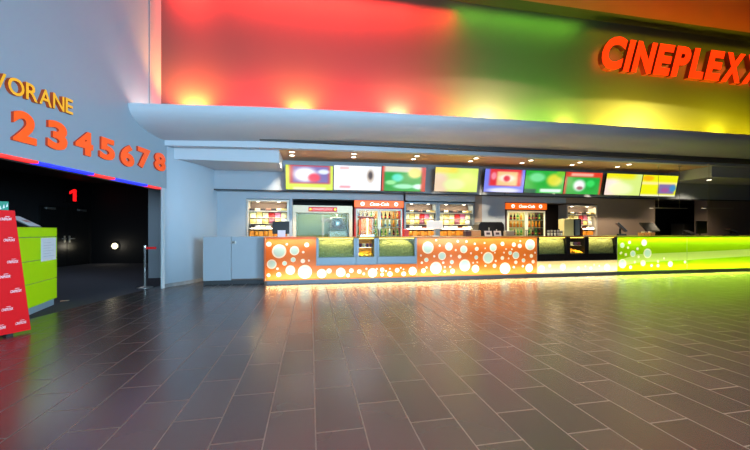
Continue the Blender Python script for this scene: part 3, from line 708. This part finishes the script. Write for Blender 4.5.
# ================================================================ DOWNLIGHTS
lamp0 = None
PAIRS = [((292, 149.6), (292, 152.5)), ((354, 151), (353.6, 154)), ((417, 153), (413.5, 155.7)), ((476, 155.4), (470.5, 158)), ((531, 157.6), (522, 160.5)), ((580, 160), (572, 162.4)), ((629, 162), (617.5, 164.3))]
M_bulb = mat('downlight_lens', (255, 255, 245), .4, emit=(255, 240, 215), strength=7); M_ring = mat('downlight_ring', (225, 220, 210), .35, .4)
BESIDE = ['over the screen with lime border', 'over the white coffee screen', 'over the green screen with red edges', 'over the lone yellow screen', 'over the violet bordered screen', 'over the green screen with yellow glow', 'over the pale yellow-green screen']
for k, pr in enumerate(PAIRS):
    for q, (px, py) in enumerate(pr):
        Y = 8.92 if q == 0 else 9.32
        x = fx(px, Y); z = 3.36 + DZ(x) - .001; loc = Vector((x, Y, z))
        lab = 'small round ceiling spot %s, %s of its pair' % (BESIDE[k], 'outer' if q == 0 else 'inner')
        if lamp0 is None:
            lamp0 = thing('ceiling_downlight', lab, 'lamp', loc, 0, 'soffit downlights')
            t = MB(); t.lathe([(.055, -.012), (.085, -.012), (.085, 0), (.055, 0)], 24); t.build('trim_ring', M_ring, lamp0)
            t = MB(); t.tube((0, 0, -.004), (0, 0, -.013), .062, 20); t.build('lens', M_bulb, lamp0)
        else: dup(lamp0, loc, lab)
    x = fx(pr[0][0], 9.1); spot('downlight_beam', (x, 9.15, 3.3), (x, 9.8, 0), 330, (1, .8, .56), 120, .7, .06)
lx = fx(701, 9.2); dup(lamp0, Vector((lx + .35, 9.2, 3.06)), 'single ceiling spot under the dark beam past the last screen')

# ================================================================ BACK BAR
YF = YB - .01
def lid_pack(kind):
    t = MB()
    if kind == 'bag':
        nu, nv = 6, 6
        for s in (-1, 1):
            g = []
            for j in range(nv + 1):
                g.append([t.bm.verts.new((-.5 + i / nu, -.5 + s * (.5 * math.sin(math.pi * i / nu) ** .6 * math.sin(math.pi * j / nv) ** .6 + .02) , j / nv)) for i in range(nu + 1)])
            for j in range(nv):
                for i in range(nu):
                    q = [g[j][i], g[j][i + 1], g[j + 1][i + 1], g[j + 1][i]]
                    f = t.face(q if s < 0 else q[::-1]); f.smooth = True
    else: t.bev(-.5, .5, -1, 0, 0, 1, .06, 2)
    return t
PCOL = {'cream': (246, 228, 176), 'yellow': (236, 206, 120), 'red': (204, 40, 40), 'pink': (222, 120, 150), 'white': (244, 240, 232), 'orange': (240, 150, 36), 'brown': (92, 50, 34), 'dark': (44, 36, 34), 'violet': (140, 80, 96)}
PACK = {}
def pack(kind, col, loc, w, d, h, label, group):
    key = (kind, col)
    if key not in PACK:
        o = lid_pack(kind).build('snack_bag' if kind == 'bag' else 'snack_box', mat('pack_' + col, PCOL[col], .4, noise=.25, scale=6)); PACK[key] = o
    else:
        o = PACK[key].copy(); COL.objects.link(o)
    o.location = loc; o.scale = (w, d, h); tag(o, label, 'snack', group); return o
M_frame = mat('niche_frame', (196, 190, 178), .35, .3); M_shelf = mat('niche_shelf', (240, 236, 222), .35); M_nback = mat('niche_back', (70, 54, 44), .6)
ROWS = [(1.895, .075, 7, 'top shelf'), (1.695, .165, 6, 'second shelf'), (1.515, .155, 6, 'third shelf'), (1.385, .08, 7, 'fourth shelf'), (1.145, .17, 8, 'bottom shelf')]
PAL = [['dark', 'cream', 'dark', 'brown', 'dark', 'cream', 'yellow'], ['cream', 'yellow', 'cream', 'red', 'pink', 'cream'], ['yellow', 'cream', 'yellow', 'violet', 'yellow', 'white'], ['dark', 'white', 'cream', 'white', 'brown', 'cream', 'white'], ['orange'] * 8]
def niche(a, b, label, where, end, frame_m, zt=2.22, lamp=1.0):
    x0, x1 = bx_(a), bx_(b); w = x1 - x0; h = w / 2; zb = 1.1
    n = thing('sweets_display', label, 'display', ((x0 + x1) / 2, YF, zb)); W = n.location
    t = MB(); f = .055
    t.box(-h, -h + f, 0, .4, 0, zt - zb); t.box(h - f, h, 0, .4, 0, zt - zb); t.box(-h + f, h - f, 0, .4, zt - zb - .05, zt - zb); t.box(-h + f, h - f, 0, .4, 0, .04); t.build('frame', frame_m, n)
    t = MB(); t.box(-h + f, h - f, .36, .4, .04, zt - zb - .05); t.build('back_panel', M_nback, n)
    for z, ph, cnt, nm in ROWS[:4]:
        t = MB(); big = nm in ('top shelf', 'fourth shelf'); t.box(-h + f, h - f, .03 if big else .12, .36, z - zb - (.022 if big else .006), z - zb); t.build('shelf', M_shelf, n)
    for s in (-.5, .5):
        t = MB(); t.tube((s * h, .12, zt - zb - .05), (s * h, .12, zt - zb - .062), .04, 16); tag(t.build('niche_spot', M_bulb, n), 'glowing spot under the frame top')
    area_x('niche_lamp', (W.x, W.y + .1, zt - .08), (0, .25, -1), w * .8, .08, 11 * lamp * w, (1, .84, .58))
    for r in (1.65, 1.35): area_x('shelf_lamp', (W.x, W.y + .03, r + .03), (0, 1, -.1), w * .8, .02, 2.2 * lamp * w, (1, .86, .6))
    inner = w - 2 * f - .02
    for ri, (z, ph, cnt, nm) in enumerate(ROWS):
        st = inner / cnt
        for i in range(cnt):
            col = PAL[ri][(i + (0 if a < 300 else int(a) % 2)) % len(PAL[ri])]; kind = 'box' if ri in (0, 3, 4) and i % 2 == 0 else 'bag'
            hh = ph * random.uniform(.86, 1.0); dd = .09
            pack(kind, col, Vector((x0 + f + .01 + st * (i + .5), W.y + .15 + (.06 if ri in (1, 2) else 0), z + .001)), st * .9, dd, hh,
                 '%s snack %s on %s, %s from %s, in %s' % (col, kind, nm, ORD[i + 1], end, where), 'snacks in ' + where)
    return n
niche(246.5, 289.0, 'lit sweets shelves with grey frame above the grey gate', 'niche beside the gate', 'the gate', M_frame)
niche(404.2, 437.6, 'lit sweets shelves next to the tall cola fridge with snack cabinet', 'niche beside the fridge', 'the fridge', M_greysteel)
niche(438.2, 474.4, 'lit sweets shelves next to the wooden strip and coffee machine', 'niche beside the wooden strip', 'the post', M_greysteel)
niche(566.4, 597.2, 'lit sweets shelves behind the pale drink dispenser', 'niche behind the dispenser', 'the dispenser', M_frame, lamp=.8)

M_warmsteel = mat('warm_steel', (206, 188, 160), .42, .5, scale=30)
# popcorn machine
x0, x1 = bx_(292.6), bx_(352.4); w = x1 - x0; h = w / 2
pm = thing('popcorn_machine', 'large steel popcorn machine with lit glass front and red sign', 'popcorn machine', ((x0 + x1) / 2, YF, 0)); W = pm.location
t = MB(); t.box(-h, h, .0, .6, 0, 1.05); t.build('base_cabinet', M_warmsteel, pm)
t = MB(); t.box(-h, h, .62, .65, 1.05, 2.06); t.build('back_panel', mat('lit_olive_back', (122, 126, 66), .45, .1, scale=20), pm)
for xa in (-h, h - .1):
    t = MB(); t.box(xa, xa + .1, 0, .62, 1.05, 2.06); t.build('side_frame', M_warmsteel, pm)
t = MB(); t.bev(-h, h, -.01, .62, 1.85, 2.07, .004); t.build('header', M_warmsteel, pm)
t = MB(); t.box(-h + .1, h - .1, .012, .018, 1.06, 1.845); t.build('glass_front', M_glass, pm)
t = MB(); t.box(-.012, .012, .005, .025, 1.06, 1.845); t.build('glass_mullion', M_warmsteel, pm)
sx0, sx1 = bx_(308.5) - W.x, bx_(337) - W.x
t = MB(); t.bev(sx0, sx1, -.035, -.01, 1.885, 2.02, .004); s = t.build('sign_plate', mat('sign_red', (150, 12, 10), .4, emit=(220, 10, 10), strength=.5), pm)
t = MB(); text_into(t, 'CINEPLEXX', sx0 + .12, sx1 - .12, 1.92, 1.985, -.035, .006, shear=.25, offset=.02); t.build('sign_letters', mat('sign_pink', (255, 190, 180), .4, emit=(255, 130, 110), strength=1.2), s)
for xx in (sx0 + .06, sx1 - .06):
    t = MB(); t.tube((xx, -.035, 1.953), (xx, -.042, 1.953), .035, 16)
    t.build('sign_emblem', mat('sign_yellow', (255, 220, 60), .4, emit=(255, 190, 40), strength=1.0), s)
kx = bx_(337.5) - W.x
t = MB(); t.lathe([(.02, 1.38), (.25, 1.39), (.26, 1.41), (.25, 1.68), (.23, 1.71), (.05, 1.74)], 24, (kx, .3, 0)); t.tube((kx, .3, 1.7), (kx, .3, 1.85), .02); t.tube((kx - .2, .3, 1.62), (kx - .34, .25, 1.66), .012)
k = t.build('kettle', mat('kettle_steel', (205, 205, 205), .22, .9), pm)
t = MB(); t.slab([(kx - .5, 1.62), (kx - .46, 1.70), (kx - .2, 1.70), (kx - .2, 1.60), (kx - .38, 1.56)], .18, .4); tag(t.build('kettle_lid', mat('kettle_copper', (150, 110, 88), .35, .6), k), 'brown swung-open lid')
t = MB(); t.bev(kx - .25, kx + .3, .12, .5, 1.05, 1.3, .02); t.build('popping_tray', M_warmsteel, pm)
area_x('popcorn_lamp', (W.x, W.y + .3, 1.83), (0, .25, -1), w * .75, .2, 9, (1, .95, .5))
for px in (296, 346): spot('header_spot', (bx_(px), YF - .28, 2.38), (bx_(px), YF, 1.92), 1.5, (1, .82, .6), 80, .8)

# cola fridges
M_cred = mat('cola_red', (190, 30, 18), .4); M_hdr = mat('cola_header', (240, 100, 30), .4, emit=(255, 110, 20), strength=.8); M_hdw = mat('header_white', (255, 250, 245), .4, emit=(255, 245, 235), strength=1.4)
BM = {}
def bottle(col):
    if col in BM:
        r = BM[col]; return r, False
    c = {'dark': (52, 26, 18), 'amber': (236, 150, 30), 'green': (70, 150, 60), 'clear': (214, 226, 220)}[col]
    r = thing('drink_bottle', 'x', 'bottle', (0, 0, 0))
    t = MB(); t.lathe([(.030, 0), (.033, .01), (.033, .10), (.030, .13), (.013, .18), (.012, .205)], 14); t.build('bottle_body', mat('drink_' + col, c, .2), r)
    t = MB(); t.lathe([(.0335, .04), (.0335, .09)], 14); t.build('bottle_label', mat('label_' + col, {'dark': (200, 30, 30), 'amber': (250, 120, 30), 'green': (240, 230, 90), 'clear': (60, 120, 190)}[col], .5), r)
    t = MB(); t.lathe([(.014, .203), (.014, .222)], 12); t.build('bottle_cap', mat('cap_' + col, {'dark': (200, 30, 30), 'amber': (240, 130, 30), 'green': (40, 120, 50), 'clear': (240, 240, 240)}[col], .4), r)
    BM[col] = r
    return r, True
def fridge(a, b, label, where, end, rows, body_m, seal_m, lamp=1.0, htop=2.26):
    x0, x1 = bx_(a), bx_(b); w = x1 - x0; h = w / 2
    r = thing('drinks_fridge', label, 'fridge', ((x0 + x1) / 2, YF - .04, 0)); W = r.location
    t = MB(); t.box(-h, -h + .07, .04, .6, 0, htop - .01); t.box(h - .07, h, .04, .6, 0, htop - .01); t.box(-h, h, .56, .6, 0, htop - .01); t.box(-h, h, .04, .6, 0, .9); t.box(-h, h, .04, .6, 1.99, htop - .01); t.build('cabinet', body_m, r)
    t = MB(); t.box(-h + .07, h - .07, .54, .56, .9, 1.99); t.build('inner_lining', mat('fridge_lining', (206, 186, 130), .4), r)
    t = MB(); t.bev(-h, h, -.02, .05, 2.03, htop - .02, .006); hd = t.build('header', M_hdr, r)
    t = MB(); text_into(t, 'Coca-Cola', -.30, .30, 2.085, htop - .075, -.02, .006, shear=.3, offset=.02); t.build('header_lettering', M_hdw, hd)
    for s in (-1, 1):
        t = MB(); cxx = s * w * .34; t.tube((cxx, -.02, 2.135), (cxx, -.025, 2.135), .062, 20); t.mi = 1
        t.slab([(cxx - .018, 2.10), (cxx + .018, 2.10), (cxx + .022, 2.13), (cxx + .01, 2.15), (cxx + .012, 2.172), (cxx - .012, 2.172), (cxx - .01, 2.15), (cxx - .022, 2.13)], -.028, -.0255)
        t.build('header_emblem', [M_hdw, M_cred], hd)
    for s in (-1, 1):
        xa, xb = (-h + .05, -.006) if s < 0 else (.006, h - .05)
        t = MB(); f = .045
        t.box(xa, xa + f, 0, .035, .12, 1.98); t.box(xb - f, xb, 0, .035, .12, 1.98); t.box(xa + f, xb - f, 0, .035, 1.93, 1.98); t.box(xa + f, xb - f, 0, .035, .12, .2)
        dr = t.build('door', seal_m, r)
        t = MB(); t.box(xa + f, xb - f, .014, .02, .2, 1.93); t.build('door_glass', M_glass, dr)
        t = MB(); hx = xb - .03 if s < 0 else xa + .03; t.bev(hx - .012, hx + .012, -.04, -.02, .95, 1.35, .004); t.box(hx - .008, hx + .008, -.02, 0, .97, .99); t.box(hx - .008, hx + .008, -.02, 0, 1.31, 1.33); t.build('door_handle', M_black, dr)
    for z in (1.15, 1.42, 1.68):
        t = MB(); t.box(-h + .07, h - .07, .08, .52, z - .014, z); t.build('shelf', M_shelf, r)
    for z, p in ((1.96, 5), (1.66, 2.2), (1.40, 2.2)): area_x('fridge_lamp', (W.x, W.y + .14, z), (0, .5, -1), w * .8, .05, p * lamp * w, (1, .9, .6))
    names = {1.15: 'bottom', 1.42: 'middle', 1.68: 'top'}
    for z, cols in rows:
        n = len(cols); st = (w - .24) / n
        for i, c in enumerate(cols):
            x = x0 + .12 + st * (i + .5) + (.03 if i >= n / 2 else -.03); src, new = bottle(c); loc = Vector((x, W.y + .16, z + .001))
            lab = '%s bottle on %s visible shelf of %s, %s from the %s' % (c, names[z], where, ORD[i + 1], end)
            if new: src.location = loc; src['label'] = lab; src['group'] = 'bottles in ' + where
            else: dup(src, loc, lab, group='bottles in ' + where)
fridge(354.2, 403.3, 'red cola fridge with orange header beside the popcorn machine', 'fridge by popcorn machine', 'popcorn machine', [(1.68, ['dark', 'dark', 'dark', 'green', 'amber', 'dark', 'dark', 'dark', 'amber', 'amber']), (1.42, ['amber', 'amber', 'clear', 'amber', 'green', 'amber', 'clear', 'clear', 'amber', 'clear']), (1.15, ['green', 'dark', 'amber', 'amber', 'green', 'green', 'green', 'clear', 'dark', 'green'])], M_cred, mat('door_grey', (170, 172, 160), .35, .4))
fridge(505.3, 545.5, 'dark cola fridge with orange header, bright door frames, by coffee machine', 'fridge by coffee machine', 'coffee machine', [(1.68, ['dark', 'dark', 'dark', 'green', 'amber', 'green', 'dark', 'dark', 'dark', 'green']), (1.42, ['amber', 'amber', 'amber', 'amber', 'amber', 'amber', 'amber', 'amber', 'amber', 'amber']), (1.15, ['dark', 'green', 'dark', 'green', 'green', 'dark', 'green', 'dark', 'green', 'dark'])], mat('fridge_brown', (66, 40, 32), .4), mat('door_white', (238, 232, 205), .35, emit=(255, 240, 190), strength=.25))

# ================================================================ THINGS ON THE COUNTER
YO = 8.95
def on(px, Y=YO): return Vector((fx(px, Y), Y, ZT + .001))
def wpx(px0, px1, Y=YO): return fx(px1, Y) - fx(px0, Y)
def zpx(px, py, Y=YO): return fz(px, py, Y) - ZT
# till screens, seen from behind
def till(px, a, b, top, label, shell, Y=YO, paper=None, low=.1):
    t = thing('till_screen', label, 'till', on(px, Y)); w = wpx(a, b, Y); H = zpx(px, top, Y)
    c = MB(); c.bev(-.1, .1, -.08, .1, 0, .02, .005); c.build('base', M_black if shell is M_black else M_steel, t)
    c = MB(); c.tube((0, 0, .015), (0, .0, H * .6), .022); c.build('stem', M_steel if shell is not M_black else M_black, t)
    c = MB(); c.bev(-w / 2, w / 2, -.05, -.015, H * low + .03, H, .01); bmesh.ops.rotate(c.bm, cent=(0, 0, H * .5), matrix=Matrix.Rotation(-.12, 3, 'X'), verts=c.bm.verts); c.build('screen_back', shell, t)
    if paper:
        p = MB(); xa, xb, za, zb = paper; p.box(fx(xa, Y) - t.location.x, fx(xb, Y) - t.location.x, -.088, -.084, .0, zb - za)
        p.build('white_sheet', mat('sheet_white', (225, 228, 240), .6), t)
    return t
t = till(281, 272.5, 289.5, 221.5, 'black till screen at the counter end before the gate-side sweets', M_black)
q = thing('menu_card', 'white card standing before black till screen at counter end', 'card', on(281.5, 8.78)); c = MB(); c.box(-.095, .095, 0, .004, 0, .17); bmesh.ops.rotate(c.bm, cent=(0, 0, 0), matrix=Matrix.Rotation(-.15, 3, 'X'), verts=c.bm.verts); c.build('card_face', mat('sheet_white', (225, 228, 240), .6), q)
c = MB(); c.box(-.06, .06, 0, .07, 0, .008); c.build('card_foot', M_white, q)
till(434.5, 426.5, 442.5, 221, 'white till screen on chrome stem before paired sweets shelves', mat('till_plastic_glow', (240, 236, 226), .4, emit=(255, 240, 215), strength=.3), low=.42)  # white plastic shell, glow put into its colour to look brightly lit
def boxy(name, px, a, b, top, col, label, cat, Y=YO, d=.16, rough=.5, lid=None):
    t = thing(name, label, cat, on(px, Y)); w = wpx(a, b, Y); H = zpx(px, top, Y)
    c = MB(); c.bev(-w / 2, w / 2, 0, d, 0, H, .008); c.build('box_body', mat('b_' + label[:18], col, rough), t)
    c = MB(); c.box(-w / 2 + .02, w / 2 - .02, .02, d - .02, H, H + .008); c.build('box_lid' if not lid else lid, M_white, t)
    return t
boxy('napkin_box', 406.5, 404.2, 409, 229.5, (220, 44, 26), 'small red box on counter beside the white till', 'box')
boxy('cash_box', 468.5, 465.8, 471.5, 231, (66, 34, 40), 'small dark maroon box on counter before wooden strip', 'box')
boxy('napkin_box', 476.5, 472.4, 481.5, 230.5, (206, 160, 110), 'beige napkin box on counter left of the coffee machine', 'box')
boxy('napkin_box', 510.5, 506.5, 514.5, 231, (150, 150, 140), 'grey napkin box on counter before the dark cola fridge', 'box')
# coffee machine
t = thing('coffee_machine', 'wide black coffee machine with rounded top before grey panel', 'coffee machine', on(491.5, 9.45)); w = wpx(478.5, 505, 9.45); h = w / 2; H = zpx(491, 222, 9.45)
# it stands on the rear edge of a low shelf behind the counter
c = MB(); c.slab([(-h, .12), (-h + .02, H * .8), (-h + .1, H), (h - .1, H), (h - .02, H * .8), (h, .12)][::-1], 0, .35); c.build('housing', M_black, t)
c = MB(); c.bev(-h + .03, h - .03, -.04, .35, -.25, .12, .01); c.build('drip_tray', M_black, t)
c = MB(); c.tube((-.1, -.03, .1), (-.1, -.03, .25), .018); c.tube((.15, -.03, .1), (.15, -.03, .2), .018); c.build('spout', M_steel, t)
c = MB(); c.bev(-h, h, -.06, .38, -1.15, -.25, .01); c.build('stand', M_brown, t)
def holder(px, a, b, label):
    t = thing('leaflet_holder', label, 'holder', on(px, 8.8)); w = wpx(a, b, 8.8)
    c = MB(); c.box(-w / 2, w / 2, 0, .003, 0, .155); bmesh.ops.rotate(c.bm, cent=(0, 0, 0), matrix=Matrix.Rotation(-.2, 3, 'X'), verts=c.bm.verts); c.build('leaflet', mat('leaflet_white', (235, 232, 228), .5), t)
    c = MB(); c.box(-w / 4, w / 4, -.003, -.001, .045, .11); bmesh.ops.rotate(c.bm, cent=(0, 0, 0), matrix=Matrix.Rotation(-.2, 3, 'X'), verts=c.bm.verts); tag(c.build('leaflet_picture', mat('leaflet_dark', (90, 84, 90), .5), t), 'dark picture')
    c = MB(); c.box(-w / 2, w / 2, -.01, .09, 0, .01); c.build('holder_foot', M_glass, t)
holder(488.5, 484.8, 492.2, 'white leaflet holder before the coffee machine, nearer the beige box')
holder(497.8, 494.2, 501.4, 'white leaflet holder before the coffee machine, nearer the fridge')
# cup stacks
def cups(px, Y, n, label, col, group, r=.035):
    t = thing('paper_cup_stack', label, 'cup stack', on(px, Y), 0, group)
    for k in range(n):
        c = MB(); c.lathe([(r * .75, k * .035), (r, k * .035 + .09), (r * 1.06, k * .035 + .093), (r * 1.06, k * .035 + .098)], 16)
        c.build('paper_cup', col[k % len(col)], t)
CW, CD, CR = mat('cup_white', (236, 228, 222), .6), mat('cup_dark', (60, 40, 44), .6), mat('cup_rose', (214, 150, 130), .6)
for k, px in enumerate((548.5, 551.8, 555.1, 558.4, 561.3)): cups(px, 8.95 + .05 * (k % 2), 3 + (k % 2), 'white and dark paper cup stack before dark opening, %s from fridge' % ORD[k + 1], [CW, CD], 'cup stacks before the dark opening')
for k, px in enumerate((639.5, 643, 646.5, 650, 653.5)): cups(px, 8.85, 1 + (k in (1, 3)), 'rose paper cups on lime counter, %s from the angled till' % ORD[k + 1], [CR, CW], 'rose cups on the lime counter', .045)
# drinks dispensers
boxy('juice_dispenser', 569, 564.3, 573.8, 219, (232, 220, 150), 'tall pale yellow drink dispenser on counter before last sweets shelves', 'dispenser', d=.25)
t = thing('coffee_dispenser', 'tall dark dispenser with grey front strip beside the pale dispenser', 'dispenser', on(577.8)); w = wpx(574.4, 581.4); H = zpx(578, 219)
c = MB(); c.bev(-w / 2, w / 2, 0, .25, 0, H, .01); c.build('housing', M_black, t)
c = MB(); c.box(-w / 2 + .03, w / 2 - .06, -.006, 0, .02, H - .03); c.build('front_strip', M_greysteel, t)
c = MB(); c.box(w / 2 + .004, w / 2 + .1, .05, .2, 0, .5 * H); c.build('side_bin', mat('bin_maroon', (96, 30, 22), .5), t)
# snack warmer on the counter before the left fridge
t = thing('snack_warmer', 'small amber lit glass snack warmer before the red cola fridge', 'warmer', on(367.3, 8.9)); w = wpx(360.3, 374.5, 8.9); h = w / 2; H = zpx(367, 216.5, 8.9)
c = MB(); c.bev(-h, h, 0, .3, 0, .05, .005); c.build('base', M_steel, t)
c = MB(); c.bev(-h, h, 0, .3, H - .05, H, .005); c.build('roof', mat('warmer_maroon', (120, 40, 20), .4), t)
for sx in (-h, h - .02):
    for sy in (0, .28):
        c = MB(); c.box(sx, sx + .02, sy, sy + .02, .05, H - .05); c.build('corner_post', mat('warmer_brown', (130, 56, 26), .4), t)
c = MB(); c.box(-h + .02, h - .02, .004, .008, .05, H - .05); c.build('glass_front', M_glass, t)
c = MB(); c.box(-h + .02, h - .02, .28, .29, .05, H - .05); c.build('rear_wall', mat('warmer_amber', (216, 110, 30), .5), t)
c = MB(); c.tube((.02, .1, .05), (.02, .1, H - .05), .018); c.build('heat_lamp', mat('lamp_glow', (255, 240, 200), .4, emit=(255, 225, 150), strength=4), t)
c = MB()
for k in range(40): c.merge(chip(), Matrix.Translation((random.uniform(-h + .05, h - .05), random.uniform(.04, .24), .06 + .2 * random.random() ** 1.5)) @ Matrix.Rotation(random.uniform(0, 6), 4, 'Z') @ Matrix.Rotation(random.uniform(.2, 1.3), 4, 'X'))
tag(c.build('warm_snacks', mat('chip_yellow', (240, 176, 40)), loc=t.location), 'amber snacks piled inside the small glass warmer', 'snacks', None, 'stuff')
area('warmer_lamp', (t.location.x, t.location.y + .1, t.location.z + H - .06), (0, .2, -1), w * .7, .1, 4, (1, .6, .2))
# right-hand tills
def angled_till(px, a, b, top, label, Y=9.0, rz=.5):
    t = thing('till_terminal', label, 'till', on(px, Y), rz); w = wpx(a, b, Y); H = zpx(px, top, Y)
    c = MB(); c.bev(-w * .35, w * .35, 0, .25, 0, .06, .006); c.build('base', M_black, t)
    c = MB(); c.tube((0, .14, .05), (0, .14, H * .6), .03); c.build('stem', M_black, t)
    c = MB(); c.side([(-.02, H * .35), (.01, H * .30), (.24, H * .94), (.21, H)], -w / 2, w / 2); c.build('screen', mat('till_brown', (14, 11, 10), .3), t)
angled_till(625.5, 619, 632, 222.5, 'dark angled till at the start of the lime counter', rz=.9)
angled_till(653, 646, 660.5, 222.5, 'dark brown till behind the rose cups', Y=9.15, rz=.05)
angled_till(693, 687, 697, 230, 'low dark card terminal on lime counter before the dark opening', Y=8.95, rz=.3)
angled_till(736.5, 729, 744, 229, 'low dark terminal at far right of the lime counter', Y=8.95, rz=.8)
t = thing('bar_monitor', 'dark monitor beside dark opening edge on the lime counter', 'monitor', on(702, 9.1)); w = wpx(697.5, 708, 9.1); H = zpx(702, 221, 9.1)
c = MB(); c.bev(-w / 2, w / 2, 0, .04, .06, H, .01); c.build('screen', M_black, t)
c = MB(); c.tube((0, .06, 0), (0, .06, H * .6), .02); c.bev(-.1, .1, -.02, .14, 0, .015, .003); c.build('stand', M_black, t)
t = thing('back_cabinet', 'grey cabinet standing inside the dark opening behind lime counter', 'cabinet', (fx(691, 11.4), 11.4, 0)); w = wpx(684, 699, 11.4)
c = MB(); c.bev(-w / 2, w / 2, 0, .5, 0, 1.62, .008); c.build('body', mat('cabinet_grey', (92, 88, 78), .5), t)
c = MB(); c.bev(-w / 2 + .02, w / 2 - .02, -.02, 0, .08, 1.58, .005); c.build('door', mat('cabinet_grey', (92, 88, 78)), t)
t = thing('wall_speaker', 'black box on recess wall above the grey cabinet', 'speaker', (fx(697.5, 11.9), 11.9, fz(697, 221, 11.9))); w = wpx(692, 703.5, 11.9)
c = MB(); c.bev(-w / 2, w / 2, 0, .3, 0, .55, .01); c.build('cabinet', M_black, t)
c = MB(); c.tube((0, 0, .2), (0, -.012, .2), .09, 20); c.build('cone', M_dark, t)

# slim pendant lamps
def pendant(a, b, wires, py, Y, label):
    x0, x1 = fx(a, Y), fx(b, Y); z = fz((a + b) / 2, py, Y); t = thing('pendant_lamp', label, 'lamp', ((x0 + x1) / 2, Y, z), 0, 'slim hanging bar lamps')
    h = (x1 - x0) / 2; ztop = 3.36 + DZ(x0)
    c = MB(); c.bev(-h, h, -.025, .025, 0, .022, .004); c.build('light_bar', mat('bar_alu', (170, 160, 140), .35, .6), t)
    c = MB(); c.box(-h, -h + .12, -.02, .02, -.004, 0); tag(c.build('end_lens', mat('small_lens', (240, 235, 220), .4, emit=(255, 240, 215), strength=1.2), t), 'small glowing end')
    for wx in wires:
        c = MB(); xx = fx(wx, Y) - t.location.x; c.tube((xx, 0, .02), (xx, 0, ztop - z), .005, 8); w_ = c.build('wire', mat('wire_steel', (150, 145, 130), .4, .5), t)
        c = MB(); c.lathe([(.045, ztop - z - .02), (.045, ztop - z)], 16, (xx, 0, 0)); c.build('ceiling_rose', M_ring, w_)
pendant(650, 687, (658.5, 679.5), 208.5, 8.68 + .25, 'slim bar lamp on wires in front of the last yellow screen')
t = pendant(702, 733, (709,), 208.5, 8.4, 'slim bar lamp on a wire below the dark beam')

# ================================================================ LIGHT
wd = bpy.data.worlds.new('world'); scene.world = wd; wd.use_nodes = True
bg = wd.node_tree.nodes['Background']; bg.inputs[0].default_value = (.55, .7, 1, 1); bg.inputs[1].default_value = .06
# daylight through the glazed front of the foyer, behind the viewer
def toward(a, b): return Vector(b) - Vector(a)
area('foyer_daylight', (1.5, -6.0, 2.6), toward((1.5, -6.0, 2.6), (-.5, 8, 1.2)), 7, 3.5, 285, (.52, .78, 1.0), 90)
area('foyer_daylight_side', (8.0, -4.0, 2.4), toward((8.0, -4.0, 2.4), (-4.0, 6.5, 2.2)), 4, 3.5, 350, (.46, .76, 1.0), 70)
# coloured washes hidden in the two coves of the upper wall
def wash(x, pw, rgb, wdt=1.3, up=True, sp=90):
    zl = ip(LIPZ, x)
    area_x('cove_wash', (x, 7.7 if up else 7.85, zl - .14 if up else 7.24), (0, .62 if up else .5, 1 if up else -1), wdt, .1, pw, rgb, sp)
RED, GRN, OLV = (1, .03, .018), (.2, .7, .03), (.55, .45, .0)
for k, (a, b) in enumerate(((.8, .8), (1, 1), (1, 1), (.95, .8), (.75, .5))):
    wash(-1.9 + 1.25 * k, 125 * a, RED); wash(-1.9 + 1.25 * k, 62 * b, RED, up=False)
wash(-2.75, 45, RED, .7, sp=60); wash(-2.75, 40, RED, .7, up=False, sp=60)
for k in range(3):
    wash(4.2 + 1.35 * k, 90, GRN, sp=120); wash(4.2 + 1.35 * k, 14, GRN, up=False, sp=140)
for k in range(4):
    wash(8.6 + 1.6 * k, 105, OLV, 1.6); wash(8.6 + 1.6 * k, 7, OLV, 1.6, up=False)
HOT = [(194, (1, .36, .06), 210), (300, (1, .36, .06), 190), (398, (1, .5, .2), 110), (486, (1, .55, .25), 50), (566, (1, .72, .1), 50), (632, (1, .9, .03), 70), (718, (1, .9, .03), 70)]
for px, c, p in HOT:
    x = fx(px, 8.2); z = ip(LIPZ, x); spot('cove_uplight', (x, 8.0, z + .17), (x, 8.2, z + .55), p * 2.2, c, 140, .9, .05)
for px, top, sx, p, c in ((490, 5.45, 3.2, 560, (1, .5, .3)), (640, 5.15, 5.2, 1150, (1, .85, .12))):
    x = fx(px, 8.2); z = ip(LIPZ, x) + .02; o = spot('cove_scallop', (x, 7.45, z), (x, 8.25, z), p, c, 2 * math.degrees(math.atan((top - z) / .8)), .1, .01); o.scale = (sx, 1, 1)
xl = hall(-4.3, 6.9); spot('corner_uplight', (xl.x, xl.y + .08, 3.62), tuple(hall(-4.95, 7.0, 4.6)), 30, (1, .8, .68), 120, .5, .03)
area('recess_fill', (fx(556, 11.2), 11.2, 2.3), (0, 0, -1), .4, .4, 10, (1, .75, .55))  # added fill that lifts the dark recess, no lamp there
spot('downlight_beam', (lx + .35, 9.2, 3.0), (lx + .35, 9.8, 0), 150, (1, .8, .56), 120, .7, .06)
# added warm fill spots, out of view, to brighten floor and fascia
for x, y in ((1.0, 3.2), (4.2, 4.2), (7.4, 5.0), (3.4, 5.2)): spot('foyer_fill', (x, y, 7.1), (x, y, 0), 1350, (1, .56, .28), 75, .8, .15)
# added dim fill below the hall ceiling, no fixture there
area('hall_fill', hall(-8.3, 8.5, 3.1), (0, 0, -1), 2, 2, 22, (.8, .85, 1))

# ================================================================ CAMERA
cam = bpy.data.cameras.new('camera'); co = bpy.data.objects.new('camera', cam); COL.objects.link(co)
cam.sensor_width = 36; cam.lens = F / 750 * 36; cam.shift_y = (HY - 225) / 750; cam.clip_start = .05; cam.clip_end = 200
co.location = (0, 0, EYE); co.rotation_euler = (math.pi / 2, 0, -TH)
scene.camera = co
vs = scene.view_settings; vs.view_transform = 'Standard'; vs.look = 'None'; vs.gamma = 1; vs.use_curve_mapping = False; vs.exposure = 0.0
